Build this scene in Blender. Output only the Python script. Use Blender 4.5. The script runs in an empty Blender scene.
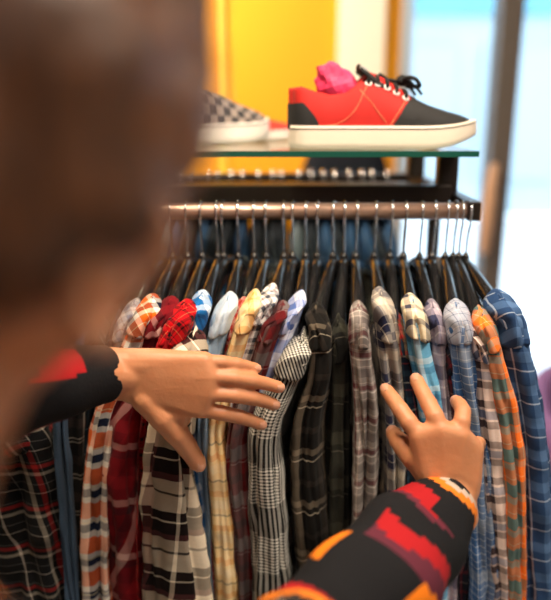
import bpy, math, random
from mathutils import Vector, Matrix, noise

# ------------------------------------------------------------------ camera, world, lights
SC = bpy.context.scene
COL = SC.collection
F = 700.0
PITCH = math.radians(15.5)
CAM = Vector((0, 0, 1.62))
R_ = Vector((1, 0, 0))
FW = Vector((0, math.cos(PITCH), -math.sin(PITCH)))
UP = Vector((0, math.sin(PITCH), math.cos(PITCH)))

cd = bpy.data.cameras.new('camera')
cam = bpy.data.objects.new('camera', cd)
COL.objects.link(cam)
cam.location = CAM
cam.rotation_euler = (math.radians(90) - PITCH, 0, 0)
cd.sensor_fit = 'VERTICAL'
cd.sensor_height = 24
cd.lens = 28.0
cd.clip_start = 0.01
cd.dof.use_dof = True
cd.dof.focus_distance = 0.93
cd.dof.aperture_fstop = 1.15
SC.camera = cam

w = bpy.data.worlds.new('sky')
SC.world = w
w.use_nodes = True
bg = w.node_tree.nodes['Background']
bg.inputs[0].default_value = (0.70, 0.87, 1.0, 1)
bg.inputs[1].default_value = 3.8
SC.view_settings.view_transform = 'Standard'
SC.view_settings.look = 'None'
SC.view_settings.gamma = 1
SC.view_settings.exposure = 0.0


def area(name, loc, target, size, sy, power, col):
    l = bpy.data.lights.new(name, 'AREA')
    l.shape = 'RECTANGLE'
    l.size = size
    l.size_y = sy
    l.energy = power
    l.color = col
    o = bpy.data.objects.new(name, l)
    COL.objects.link(o)
    o.location = loc
    o.rotation_euler = (Vector(target) - Vector(loc)).to_track_quat('-Z', 'Y').to_euler()
    return o


area('ceiling_lamp_warm', (-0.15, 0.62, 2.78), (-0.1, 0.85, 1), 0.40, 0.30, 31, (1, 0.80, 0.58))
area('ceiling_lamp_right', (0.75, 0.35, 2.75), (0.05, 0.9, 1.2), 0.40, 0.40, 30, (1, 0.86, 0.70))
area('fill_light_behind', (0.5, -1.1, 2.75), (-0.1, 0.4, 1.4), 0.5, 0.5, 8, (1, 0.84, 0.72))  # added fill light behind the camera, lifts the shaded neck and jaw
area('ceiling_lamp_rear', (-0.9, 2.3, 2.78), (-0.7, 3.2, 1.4), 0.9, 0.4, 75, (1, 0.84, 0.62))
por = area('window_portal', (1.9, 3.12, 1.35), (1.9, 0, 1.35), 2.9, 2.5, 1, (1, 1, 1))
por.data.cycles.is_portal = True


def P(px, py, Y):
    d = FW + R_ * ((px - 275.5) / F) + UP * ((300 - py) / F)
    return CAM + d * (Y / d.y)


def px_size(n, p):
    return n * (p - CAM).dot(FW) / F


# ------------------------------------------------------------------ node helpers
def new_mat(name):
    m = bpy.data.materials.new(name)
    m.use_nodes = True
    return m, m.node_tree, m.node_tree.nodes['Principled BSDF']


def plain(name, col, rough=0.6, metal=0.0, bump=0.0, bscale=200, var=0.0, coat=0.0, spec=0.5):
    m, t, b = new_mat(name)
    b.inputs['Base Color'].default_value = (*col, 1)
    b.inputs['Roughness'].default_value = rough
    b.inputs['Metallic'].default_value = metal
    b.inputs['Coat Weight'].default_value = coat
    b.inputs['Specular IOR Level'].default_value = spec
    tc = t.nodes.new('ShaderNodeTexCoord')
    if var > 0:
        n = t.nodes.new('ShaderNodeTexNoise')
        n.inputs['Scale'].default_value = bscale * 0.12
        n.inputs['Detail'].default_value = 5
        t.links.new(tc.outputs['Object'], n.inputs['Vector'])
        mx = t.nodes.new('ShaderNodeMix')
        mx.data_type = 'RGBA'
        t.links.new(n.outputs['Fac'], mx.inputs[0])
        mx.inputs[6].default_value = (*[c * (1 - var) for c in col], 1)
        mx.inputs[7].default_value = (*[min(1, c * (1 + var)) for c in col], 1)
        t.links.new(mx.outputs[2], b.inputs['Base Color'])
    if bump > 0:
        n = t.nodes.new('ShaderNodeTexNoise')
        n.inputs['Scale'].default_value = bscale
        n.inputs['Detail'].default_value = 3
        t.links.new(tc.outputs['Object'], n.inputs['Vector'])
        bp = t.nodes.new('ShaderNodeBump')
        bp.inputs['Strength'].default_value = bump
        bp.inputs['Distance'].default_value = 0.002
        t.links.new(n.outputs['Fac'], bp.inputs['Height'])
        t.links.new(bp.outputs[0], b.inputs['Normal'])
    return m


def math_node(t, op, a, b=None, clamp=False):
    n = t.nodes.new('ShaderNodeMath')
    n.operation = op
    n.use_clamp = clamp
    for i, v in enumerate((a, b)):
        if v is None:
            continue
        if isinstance(v, (int, float)):
            n.inputs[i].default_value = v
        else:
            t.links.new(v, n.inputs[i])
    return n.outputs[0]


def mix_col(t, fac, a, b):
    n = t.nodes.new('ShaderNodeMix')
    n.data_type = 'RGBA'
    for i, v in ((0, fac), (6, a), (7, b)):
        if isinstance(v, (int, float)):
            n.inputs[i].default_value = v
        elif isinstance(v, tuple):
            n.inputs[i].default_value = (*v, 1)
        else:
            t.links.new(v, n.inputs[i])
    return n.outputs[2]


def plaid(name, base, warp, weft=None, bal=0.5, fuzz=0.12):
    """stripes: (period, offset, width, colour, strength) in metres along the cloth"""
    if weft is None:
        weft = warp
    m, t, b = new_mat(name)
    tc = t.nodes.new('ShaderNodeTexCoord')
    # slight wobble of the yarns
    nz = t.nodes.new('ShaderNodeTexNoise')
    nz.inputs['Scale'].default_value = 9
    t.links.new(tc.outputs['UV'], nz.inputs['Vector'])
    sep = t.nodes.new('ShaderNodeSeparateXYZ')
    t.links.new(tc.outputs['UV'], sep.inputs[0])
    wob = math_node(t, 'MULTIPLY', math_node(t, 'SUBTRACT', nz.outputs['Fac'], 0.5), 0.006)
    U = math_node(t, 'ADD', sep.outputs[0], wob)
    V = math_node(t, 'SUBTRACT', sep.outputs[1], wob)
    outs = []
    for co, stripes in ((U, warp), (V, weft)):
        c = base
        for (per, off, wd, colr, al) in stripes:
            fr = math_node(t, 'FRACT', math_node(t, 'MULTIPLY', math_node(t, 'ADD', co, 10.0 * per - off), 1.0 / per))
            # soft edged band
            ms = math_node(t, 'LESS_THAN', fr, wd / per)
            if al < 1:
                ms = math_node(t, 'MULTIPLY', ms, al)
            c = mix_col(t, ms, c, colr)
        outs.append(c)
    colr = mix_col(t, bal, outs[0], outs[1])
    gm = t.nodes.new('ShaderNodeGamma')
    gm.inputs[1].default_value = 1.3
    t.links.new(colr, gm.inputs[0])
    colr = gm.outputs[0]
    # yarn variation
    n2 = t.nodes.new('ShaderNodeTexNoise')
    n2.inputs['Scale'].default_value = 420
    n2.inputs['Detail'].default_value = 2
    t.links.new(tc.outputs['UV'], n2.inputs['Vector'])
    v = math_node(t, 'ADD', math_node(t, 'MULTIPLY', n2.outputs['Fac'], 2 * fuzz), 1.14 - fuzz)
    mul = t.nodes.new('ShaderNodeMix')
    mul.data_type = 'RGBA'
    mul.blend_type = 'MULTIPLY'
    mul.inputs[0].default_value = 1
    t.links.new(colr, mul.inputs[6])
    t.links.new(v, mul.inputs[7])
    t.links.new(mul.outputs[2], b.inputs['Base Color'])
    b.inputs['Roughness'].default_value = 0.92
    b.inputs['Specular IOR Level'].default_value = 0.15
    b.inputs['Sheen Weight'].default_value = 0.03
    b.inputs['Sheen Roughness'].default_value = 0.5
    n3 = t.nodes.new('ShaderNodeTexNoise')
    n3.inputs['Scale'].default_value = 45
    n3.inputs['Detail'].default_value = 4
    t.links.new(tc.outputs['UV'], n3.inputs['Vector'])
    bp = t.nodes.new('ShaderNodeBump')
    bp.inputs['Strength'].default_value = 0.35
    bp.inputs['Distance'].default_value = 0.004
    t.links.new(n3.outputs['Fac'], bp.inputs['Height'])
    t.links.new(bp.outputs[0], b.inputs['Normal'])
    return m


# ------------------------------------------------------------------ mesh helpers
class MB:
    def __init__(s):
        s.v = []
        s.f = []
        s.uv = []

    def add(s, vs, fs, uvs=None):
        o = len(s.v)
        s.v += [tuple(x) for x in vs]
        for i, f in enumerate(fs):
            s.f.append([o + k for k in f])
            s.uv.append(uvs[i] if uvs else [(0, 0)] * len(f))

    def grid(s, rows, closed=False, uvf=None, cap0=False, cap1=False, flip=False):
        nr, nc = len(rows), len(rows[0])
        vs = [p for r in rows for p in r]
        fs, us = [], []
        m = nc if closed else nc - 1
        for i in range(nr - 1):
            for j in range(m):
                j2 = (j + 1) % nc
                q = [(i, j), (i, j + 1), (i + 1, j + 1), (i + 1, j)]
                ids = [i * nc + j, i * nc + j2, (i + 1) * nc + j2, (i + 1) * nc + j]
                u = [uvf(a, b) if uvf else (b / nc, a / nr) for a, b in q]
                if flip:
                    ids.reverse()
                    u.reverse()
                fs.append(ids)
                us.append(u)
        for c, r, rev in ((cap0, 0, True), (cap1, nr - 1, False)):
            if c:
                ids = [r * nc + j for j in range(nc)]
                if rev != flip:
                    ids.reverse()
                fs.append(ids)
                us.append([uvf(r, j) if uvf else (0, 0) for j in range(nc)])
        s.add(vs, fs, us)

    def tube(s, pts, rad, n=8, ecc=1.0, dome=False):
        pts = [Vector(p) for p in pts]
        if isinstance(rad, (int, float)):
            rad = [rad] * len(pts)
        rad = list(rad)
        if dome:   # hemispherical ends
            def ends(p, q, r):
                d = (p - q).normalized()
                return [(p + d * r * math.sin(a), max(r * math.cos(a), r * 0.05)) for a in (math.pi / 2, 1.2, 0.8, 0.4)]
            e0 = ends(pts[0], pts[1], rad[0])
            e1 = ends(pts[-1], pts[-2], rad[-1])
            e1.reverse()
            pts = [a for a, _ in e0] + pts + [a for a, _ in e1]
            rad = [b for _, b in e0] + rad + [b for _, b in e1]
        rows = []
        nrm = None
        for i, p in enumerate(pts):
            tg = (pts[min(i + 1, len(pts) - 1)] - pts[max(i - 1, 0)]).normalized()
            if nrm is None:
                a = Vector((0, 0, 1)) if abs(tg.z) < 0.9 else Vector((0, 1, 0))
                nrm = (a - tg * a.dot(tg)).normalized()
            else:
                nrm = (nrm - tg * nrm.dot(tg)).normalized()
            bn = tg.cross(nrm)
            rows.append([p + nrm * rad[i] * math.cos(k * 2 * math.pi / n) + bn * rad[i] * ecc * math.sin(k * 2 * math.pi / n) for k in range(n)])
        s.grid(rows, closed=True, cap0=True, cap1=True)

    def box(s, c, d, M=None):
        c = Vector(c)
        vs = []
        for x in (-1, 1):
            for y in (-1, 1):
                for z in (-1, 1):
                    v = Vector((x * d[0] / 2, y * d[1] / 2, z * d[2] / 2))
                    if M:
                        v = M @ v
                    vs.append(c + v)
        fs = [(0, 1, 3, 2), (4, 6, 7, 5), (0, 4, 5, 1), (2, 3, 7, 6), (0, 2, 6, 4), (1, 5, 7, 3)]
        s.add(vs, fs)

    def ball(s, c, r, n=12, m=8):
        if isinstance(r, (int, float)):
            r = (r, r, r)
        rows = []
        for i in range(m + 1):
            a = math.pi * (0.02 + 0.96 * i / m)
            rows.append([(c[0] + r[0] * math.sin(a) * math.cos(k * 2 * math.pi / n), c[1] + r[1] * math.sin(a) * math.sin(k * 2 * math.pi / n), c[2] + r[2] * math.cos(a)) for k in range(n)])
        s.grid(rows, closed=True, cap0=True, cap1=True, flip=True)

    def build(s, name, mat, parent=None, smooth=True, bevel=0.0, loc=None):
        me = bpy.data.meshes.new(name)
        vs = s.v
        if loc is not None:
            vs = [(x - loc[0], y - loc[1], z - loc[2]) for x, y, z in vs]
        me.from_pydata(vs, [], s.f)
        ul = me.uv_layers.new(name='UVMap')
        flat = [c for f in s.uv for u in f for c in u]
        ul.data.foreach_set('uv', flat)
        if smooth:
            me.polygons.foreach_set('use_smooth', [True] * len(me.polygons))
        me.materials.append(mat)
        me.update()
        o = bpy.data.objects.new(name, me)
        COL.objects.link(o)
        if parent:
            o.parent = parent
        if loc is not None:
            o.location = loc
        if bevel:
            b = o.modifiers.new('bevel', 'BEVEL')
            b.width = bevel
            b.segments = 2
            b.limit_method = 'ANGLE'
        return o


def tag(o, label=None, cat=None, group=None, kind=None):
    if label:
        o['label'] = label
    if cat:
        o['category'] = cat
    if group:
        o['group'] = group
    if kind:
        o['kind'] = kind
    return o


def empty(name, loc=(0, 0, 0), rz=0):
    o = bpy.data.objects.new(name, None)
    o.empty_display_size = 0.05
    COL.objects.link(o)
    o.location = loc
    o.rotation_euler = (0, 0, rz)
    return o


def spline(pts, n):
    """Catmull-Rom through tuples of floats"""
    pts = [list(p) for p in pts]
    P_ = [[2 * a - b for a, b in zip(pts[0], pts[1])]] + pts + [[2 * a - b for a, b in zip(pts[-1], pts[-2])]]
    out = []
    segs = len(pts) - 1
    for k in range(n):
        x = k / (n - 1) * segs
        i = min(int(x), segs - 1)
        u = x - i
        p0, p1, p2, p3 = P_[i:i + 4]
        out.append([0.5 * (2 * b + (c - a) * u + (2 * a - 5 * b + 4 * c - d) * u * u + (3 * b - a - 3 * c + d) * u ** 3) for a, b, c, d in zip(p0, p1, p2, p3)])
    return out


def lerp(a, b, t):
    return a + (b - a) * t


def sstep(a, b, x):
    t = max(0, min(1, (x - a) / (b - a)))
    return t * t * (3 - 2 * t)


def interp(tbl, x):
    if x <= tbl[0][0]:
        return tbl[0][1]
    for (a, va), (b, vb) in zip(tbl, tbl[1:]):
        if x <= b:
            u = (x - a) / (b - a)
            return va + (vb - va) * u
    return tbl[-1][1]


# ------------------------------------------------------------------ the room
YW = 3.2
XR = 3.4
XL = -3.0
YB = -2.2
ZC = 2.9
M_yellow = plain('yellow_paint', (0.82, 0.345, 0.003), 0.75, bump=0.05, bscale=60)
M_white = plain('white_paint', (0.86, 0.80, 0.68), 0.7)
M_ceil = plain('ceiling_paint', (0.16, 0.15, 0.14), 0.9)
M_side = plain('brown_grey_paint', (0.13, 0.11, 0.095), 0.85)
M_floor = plain('pale_floor_tiles', (0.55, 0.54, 0.52), 0.35, var=0.08, bscale=30)
M_frame = plain('grey_window_frame', (0.13, 0.105, 0.09), 0.5, metal=0.1)
M_alu = plain('pale_aluminium', (0.40, 0.46, 0.53), 0.4, metal=0.3)


def struct(name, mb, mat, **k):
    return tag(mb.build(name, mat, smooth=False, **k), kind='structure')


def wx(px, py=110, Y=YW):
    return P(px, py, Y).x


def slab(x0, x1, y0, y1, z0, z1):
    b = MB()
    b.box(((x0 + x1) / 2, (y0 + y1) / 2, (z0 + z1) / 2), (x1 - x0, y1 - y0, z1 - z0))
    return b


struct('floor', slab(XL - .1, XR + .1, YB - .1, YW + .1, -0.08, 0), M_floor)
struct('ceiling', slab(XL - .1, XR + .1, YB - .1, YW + .1, ZC, ZC + .08), M_ceil)
struct('wall_left', slab(XL - .1, XL, YB, YW, 0, ZC), M_side)
struct('wall_right', slab(XR, XR + .1, YB, YW, 0, ZC), M_white)
struct('wall_front', slab(XL, XR, YB - .1, YB, 0, ZC), M_side)
xa = wx(336)
xb = wx(381)
xc = wx(397)
struct('wall_back', slab(XL, xc, YW, YW + .1, 0, ZC), M_yellow)
struct('trim_1', slab(xa, xb, YW - 0.05, YW, 0, ZC), M_white, bevel=0.004)           # white pilaster
M_yl = plain('wall_highlight_yellow', (0.92, 0.58, 0.05), 0.6)
struct('wall_highlight', slab(wx(216), wx(226), YW - 0.02, YW, 0, ZC), M_yl, bevel=0.006)  # corner highlight of the yellow wall, painted as a paler strip
# glazing
fr = MB()
x0, x1 = xc, wx(408)
fr.box(((x0 + x1) / 2, YW + .02, 1.3), (x1 - x0, 0.10, 2.6))
fr.box(((x0 + XR) / 2, YW + .02, 2.63), (XR - x0, 0.10, 0.08))
fr.box(((x0 + XR) / 2, YW + .02, 0.03), (XR - x0, 0.10, 0.06))
m0, m1 = wx(491), wx(512)
win = struct('window_1', fr, M_alu, bevel=0.004)
mu = MB()
mu.box(((m0 + m1) / 2, YW + .01, 1.3), (m1 - m0, 0.14, 2.6))
for xx in (m1 + 1.0, m1 + 1.9):
    mu.box((xx, YW + .02, 1.3), (0.06, 0.10, 2.6))
mu.build('mullion', M_frame, win, smooth=False, bevel=0.004)
struct('wall_above_window', slab(xc, XR, YW, YW + .1, 2.67, ZC), M_white)

def sheet_glass(name, tint):
    m, t, b = new_mat(name)
    tr = t.nodes.new('ShaderNodeBsdfTransparent')
    tr.inputs[0].default_value = (*tint, 1)
    gs = t.nodes.new('ShaderNodeBsdfGlossy')
    gs.inputs['Roughness'].default_value = 0.02
    fr_ = t.nodes.new('ShaderNodeFresnel')
    fr_.inputs[0].default_value = 1.45
    mx = t.nodes.new('ShaderNodeMixShader')
    t.links.new(fr_.outputs[0], mx.inputs[0])
    t.links.new(tr.outputs[0], mx.inputs[1])
    t.links.new(gs.outputs[0], mx.inputs[2])
    t.links.new(mx.outputs[0], t.nodes['Material Output'].inputs[0])
    return m


mg = sheet_glass('clear_glass', (0.98, 0.99, 1.0))
gl = MB()
gl.box(((x1 + XR) / 2, YW + .03, 1.33), (XR - x1, 0.008, 2.54))
gl.build('pane', mg, win, smooth=False)

# door pull handle on the mullion (peach wood)
M_peach = plain('peach_wood', (0.62, 0.36, 0.22), 0.45)
hb = MB()
hp = [P(494, 168, YW - .10), P(490, 195, YW - .11), P(487, 222, YW - .11), P(484, 250, YW - .10)]
hb.tube([p[:] for p in spline([tuple(p) for p in hp], 14)], [lerp(0.022, 0.03, math.sin(i / 13 * math.pi)) for i in range(14)], 12, dome=True)
for p in (P(492, 182, YW - .10), P(486, 236, YW - .10)):
    hb.tube([p, (p.x, YW - 0.05, p.z)], 0.012, 8)
hd = hb.build('door_handle', M_peach, win)
hd['label'] = 'peach coloured pull handle on the window upright'

# outside: pavement and the pale facade over the street
M_pave = plain('pale_paving', (0.86, 0.88, 0.90), 0.8, var=0.05, bscale=5)
M_fac = plain('pale_facade', (0.46, 0.56, 0.62), 0.8, var=0.08, bscale=6)
M_shop = plain('cyan_shop_band', (0.16, 0.40, 0.52), 0.6, var=0.2, bscale=8)
M_win = plain('facade_window_grey', (0.42, 0.50, 0.55), 0.3)
struct('pavement', slab(-8, 16, YW + .12, 10.5, -0.14, -0.02), M_pave)
bld = empty('building', (4, 10.6, 0))
tag(bld, 'pale blue building across the street seen through the shop window', 'building')
b = MB()
b.box((0, 0.5, 1.9), (24, 0.8, 3.8))
b.build('facade', M_fac, bld, smooth=False)
b = MB()
b.box((0, 0.05, 3.15), (24, 0.2, 0.55))
b.build('shop_band', M_shop, bld, smooth=False)
for i in range(9):
    b = MB()
    b.box((-5.2 + i * 1.6, 0.06, 1.5), (1.2, 0.1, 1.9))
    b.build('window', M_win, bld, smooth=False)

# ------------------------------------------------------------------ clothes rack
M_dark = plain('dark_bronze_metal', (0.035, 0.026, 0.022), 0.38, metal=0.6)
M_bronze = plain('brushed_bronze_tube', (0.50, 0.32, 0.24), 0.36, metal=0.7)
M_chrome = plain('chrome_wire', (0.86, 0.88, 0.92), 0.22, metal=1.0)
M_plastic = plain('black_gloss_plastic', (0.010, 0.010, 0.011), 0.20, spec=.5)
YR = 1.12
RC = P(330, 211, YR)
ZR = RC.z
RR = 0.0132
XE = P(466, 211, YR).x
XS = -0.72
YR2 = 1.66
rack = empty('clothes_rack', ((XS + XE) / 2, 1.38, 0))
tag(rack, 'dark bronze double-sided clothes rack below the glass shelf', 'clothes rack')


def rp(name, mb, mat, bevel=0.0015, smooth=False):
    return mb.build(name, mat, rack, smooth=smooth, bevel=bevel, loc=None)


def rloc(v):
    return (v[0] - rack.location.x, v[1] - rack.location.y, v[2])


b = MB()
b.tube([rloc((XS, YR, ZR)), rloc((XE - 0.002, YR, ZR))], RR, 24)
rl = rp('rail', b, M_bronze, 0, True)
rl['label'] = 'round coppery front hanging rail'
for x in (XE + 0.010, XS - 0.010):
    b = MB()
    b.box(rloc((x, (YR - 0.014 + YR2 + 0.014) / 2, ZR + 0.001)), (0.020, YR2 - YR + 0.028, 0.030))
    rp('side_beam', b, M_dark)
    for yy in (1.24,):
        pz = P(330, 151.0, 1.09).z - 0.009
        b = MB()
        b.box(rloc((x - 0.016 * (1 if x > 0 else -1), yy, (pz + ZR + 0.016) / 2)), (0.034, 0.030, pz - ZR - 0.016))
        rp('post', b, M_dark)
    b = MB()
    b.box(rloc((x - 0.016 * (1 if x > 0 else -1), 1.52, (pz + ZR + 0.016) / 2)), (0.034, 0.030, pz - ZR - 0.016))
    rp('post', b, M_dark)
    b = MB()
    b.box(rloc((x, 1.385, (ZR - 0.014) / 2 + 0.02)), (0.020, 0.03, ZR - 0.014 - 0.04))
    rp('upright', b, M_dark)
    b = MB()
    b.box(rloc((x, 1.385, 0.02)), (0.04, 0.56, 0.04))
    rp('foot', b, M_dark)
for yy, py_, hh in ((1.235, 194.5, 0.034), (1.545, 189, 0.024)):
    b = MB()
    b.box(rloc(((XS + XE) / 2, yy, P(330, py_, yy).z)), (XE - XS, 0.03, hh))
    rp('crossbar', b, M_dark)
b = MB()
b.tube([rloc((XS, YR2, ZR)), rloc((XE, YR2, ZR))], 0.011, 16)
rp('rail', b, M_dark, 0, True)

# glass shelf
mgl = sheet_glass('green_tint_glass', (0.86, 0.95, 0.91))
SH_T = P(330, 151.0, 1.09).z
SH_B = SH_T - 0.009
xg = P(479, 152, 1.09).x
b = MB()
b.box((0, 0, (SH_T - SH_B) / 2), (xg - XS, 0.47, SH_T - SH_B))
sh = b.build('glass_shelf', mgl, smooth=False, bevel=0.001)
sh.location = ((xg + XS) / 2, 1.325, SH_B)
tag(sh, 'clear glass shelf with green edge carrying shoes above the rack', 'shelf')
M_gedge = plain('green_glass_edge', (0.012, 0.085, 0.062), 0.15, coat=0.3)
b = MB()
b.box((0, -0.236, (SH_T - SH_B) / 2), (xg - XS, 0.0022, SH_T - SH_B))
eg = b.build('edge', M_gedge, sh, smooth=False)
eg['label'] = 'dark green ground edge of the glass'


# ------------------------------------------------------------------ hangers and shirts
def hanger(hx, cap, label, group, rail_y=YR, name='coat_hanger', wire=0.0019):
    """hx: rail position; cap: world point of the front arm's end"""
    root = empty(name, (hx, rail_y, ZR))
    tag(root, label, 'hanger', group)
    nz = -0.080
    d = Vector((cap.x - hx, cap.y - rail_y, 0))
    L = d.length
    d.normalize()
    sd = Vector((-d.y, d.x, 0))
    # hook wire, in the plane of the hanger
    hr = RR + 0.0025
    pts = []
    for k in range(15):
        a = math.radians(-35 + k * 250 / 14)       # from front-low over the top to the back
        pts.append((math.cos(a) * hr, math.sin(a) * hr))
    path = [(0.0, nz), (0.001, nz + 0.02), (0.003, nz + 0.036), (0.009, nz + 0.052), (hr - 0.001, -0.019)] + pts
    b = MB()
    wob = Vector((0.0, 0, 0))
    b.tube([d * u + Vector((0, 0, z)) for u, z in path], wire, 8)
    b.build('hook', M_chrome, root)
    # body: two curved arms, thicker toward the shoulder ends
    drop = (ZR + nz) - (cap.z - 0.008)
    b = MB()
    rows = []
    n = 33
    for i in range(n):
        s = -1 + 2 * i / (n - 1)
        a = abs(s)
        zz = nz - 0.006 - max(drop, 0.01) * (0.25 * a + 0.75 * a ** 1.6)
        if s < 0:
            zz = nz - 0.006 - 0.05 * (0.25 * a + 0.75 * a ** 1.6)
        wd = 0.0078 + 0.0046 * a
        ht = 0.015 - 0.003 * a
        e = math.sqrt(max(0.03, 1 - max(0, (a - 0.9) / 0.1) ** 2))
        wd *= e
        ht *= e
        c = d * (s * L * 0.90) + Vector((0, 0, zz - 0.004))
        rows.append([c + sd * wd * math.cos(k * math.pi / 6) + Vector((0, 0, ht * math.sin(k * math.pi / 6) * (1 if k <= 6 else 2.0 - .8 * a))) for k in range(12)])
    b.grid(rows, closed=True, cap0=True, cap1=True)
    b.build('body', M_plastic, root)
    b = MB()
    b.tube([Vector((0, 0, nz + 0.012)), Vector((0, 0, nz + 0.006)), Vector((0, 0, nz - 0.004)), Vector((0, 0, nz - 0.014))], [0.0035, 0.0062, 0.0068, 0.006], 12)
    b.build('neck', M_plastic, root)
    return root, d, L


def sleeve_rows(path, dvec, nr, nc, seed, bdepth, fold=0.16, back=0.0, wr=1.0):
    """path rows: x,y,z,halfwidth"""
    rnd = random.Random(seed)
    f1, f2, f3 = [rnd.uniform(0, 6.28) for _ in range(3)]
    gw = [rnd.uniform(-16, 16) for _ in range(2)]
    gd = [rnd.uniform(.10, .42) for _ in range(2)]
    sd = Vector((-dvec.y, dvec.x, 0))
    pts = spline(path, nr)
    rows = []
    lens = [0.0]
    for i in range(1, nr):
        lens.append(lens[-1] + (Vector(pts[i][:3]) - Vector(pts[i - 1][:3])).length)
    for i, p in enumerate(pts):
        c = Vector(p[:3]) - dvec * back
        a = p[3]
        v = lens[i]
        e = 1.0
        if v < 0.02:
            e = math.sqrt(max(0.04, 1 - ((0.02 - v) / 0.02) ** 2))
        r = []
        am = fold * sstep(0, 0.12, v)
        for k in range(nc):
            th = 2 * math.pi * k / nc
            m = 1 + am * (0.45 * math.sin(3 * th + f1 + v * 7) + 0.4 * math.sin(5 * th + f2 - v * 5) + 0.25 * math.sin(8 * th + f3 + v * 11))
            nv = noise.noise(Vector((math.cos(th) * 1.1 + seed * 3.1, math.sin(th) * 1.1, v * 17)))
            nv2 = noise.noise(Vector((math.cos(th) * 2.2 + seed * 1.7, math.sin(th) * 2.2 + 5, v * 38)))
            m += wr * (0.16 * nv + 0.08 * nv2)
            gs_ = sstep(0.03, 0.16, v)
            for q_ in range(2):
                t0 = math.radians((66, 112)[q_] + gw[q_]) + 0.35 * math.sin(v * (5 + 2 * q_) + f1 + q_ * 2) + 0.25 * noise.noise(Vector((v * 6, seed * 2.3, q_ * 9)))
                m -= gs_ * gd[q_] * math.exp(-((th - t0) / 0.17) ** 2)
            cx = math.copysign(abs(math.cos(th)) ** 0.85, math.cos(th))
            cy = math.copysign(abs(math.sin(th)) ** 0.85, math.sin(th))
            r.append(c + sd * (a * e * m * cx) + dvec * (bdepth * e * m * cy))
        rows.append(r)
    return rows, lens


def uvm(lens, per, nc, rot=0.0, off=(0, 0)):
    ca, sa = math.cos(rot), math.sin(rot)

    def f(i, j):
        u, v = j / nc * per, lens[i]
        return (u * ca - v * sa + off[0], u * sa + v * ca + off[1])
    return f


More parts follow.
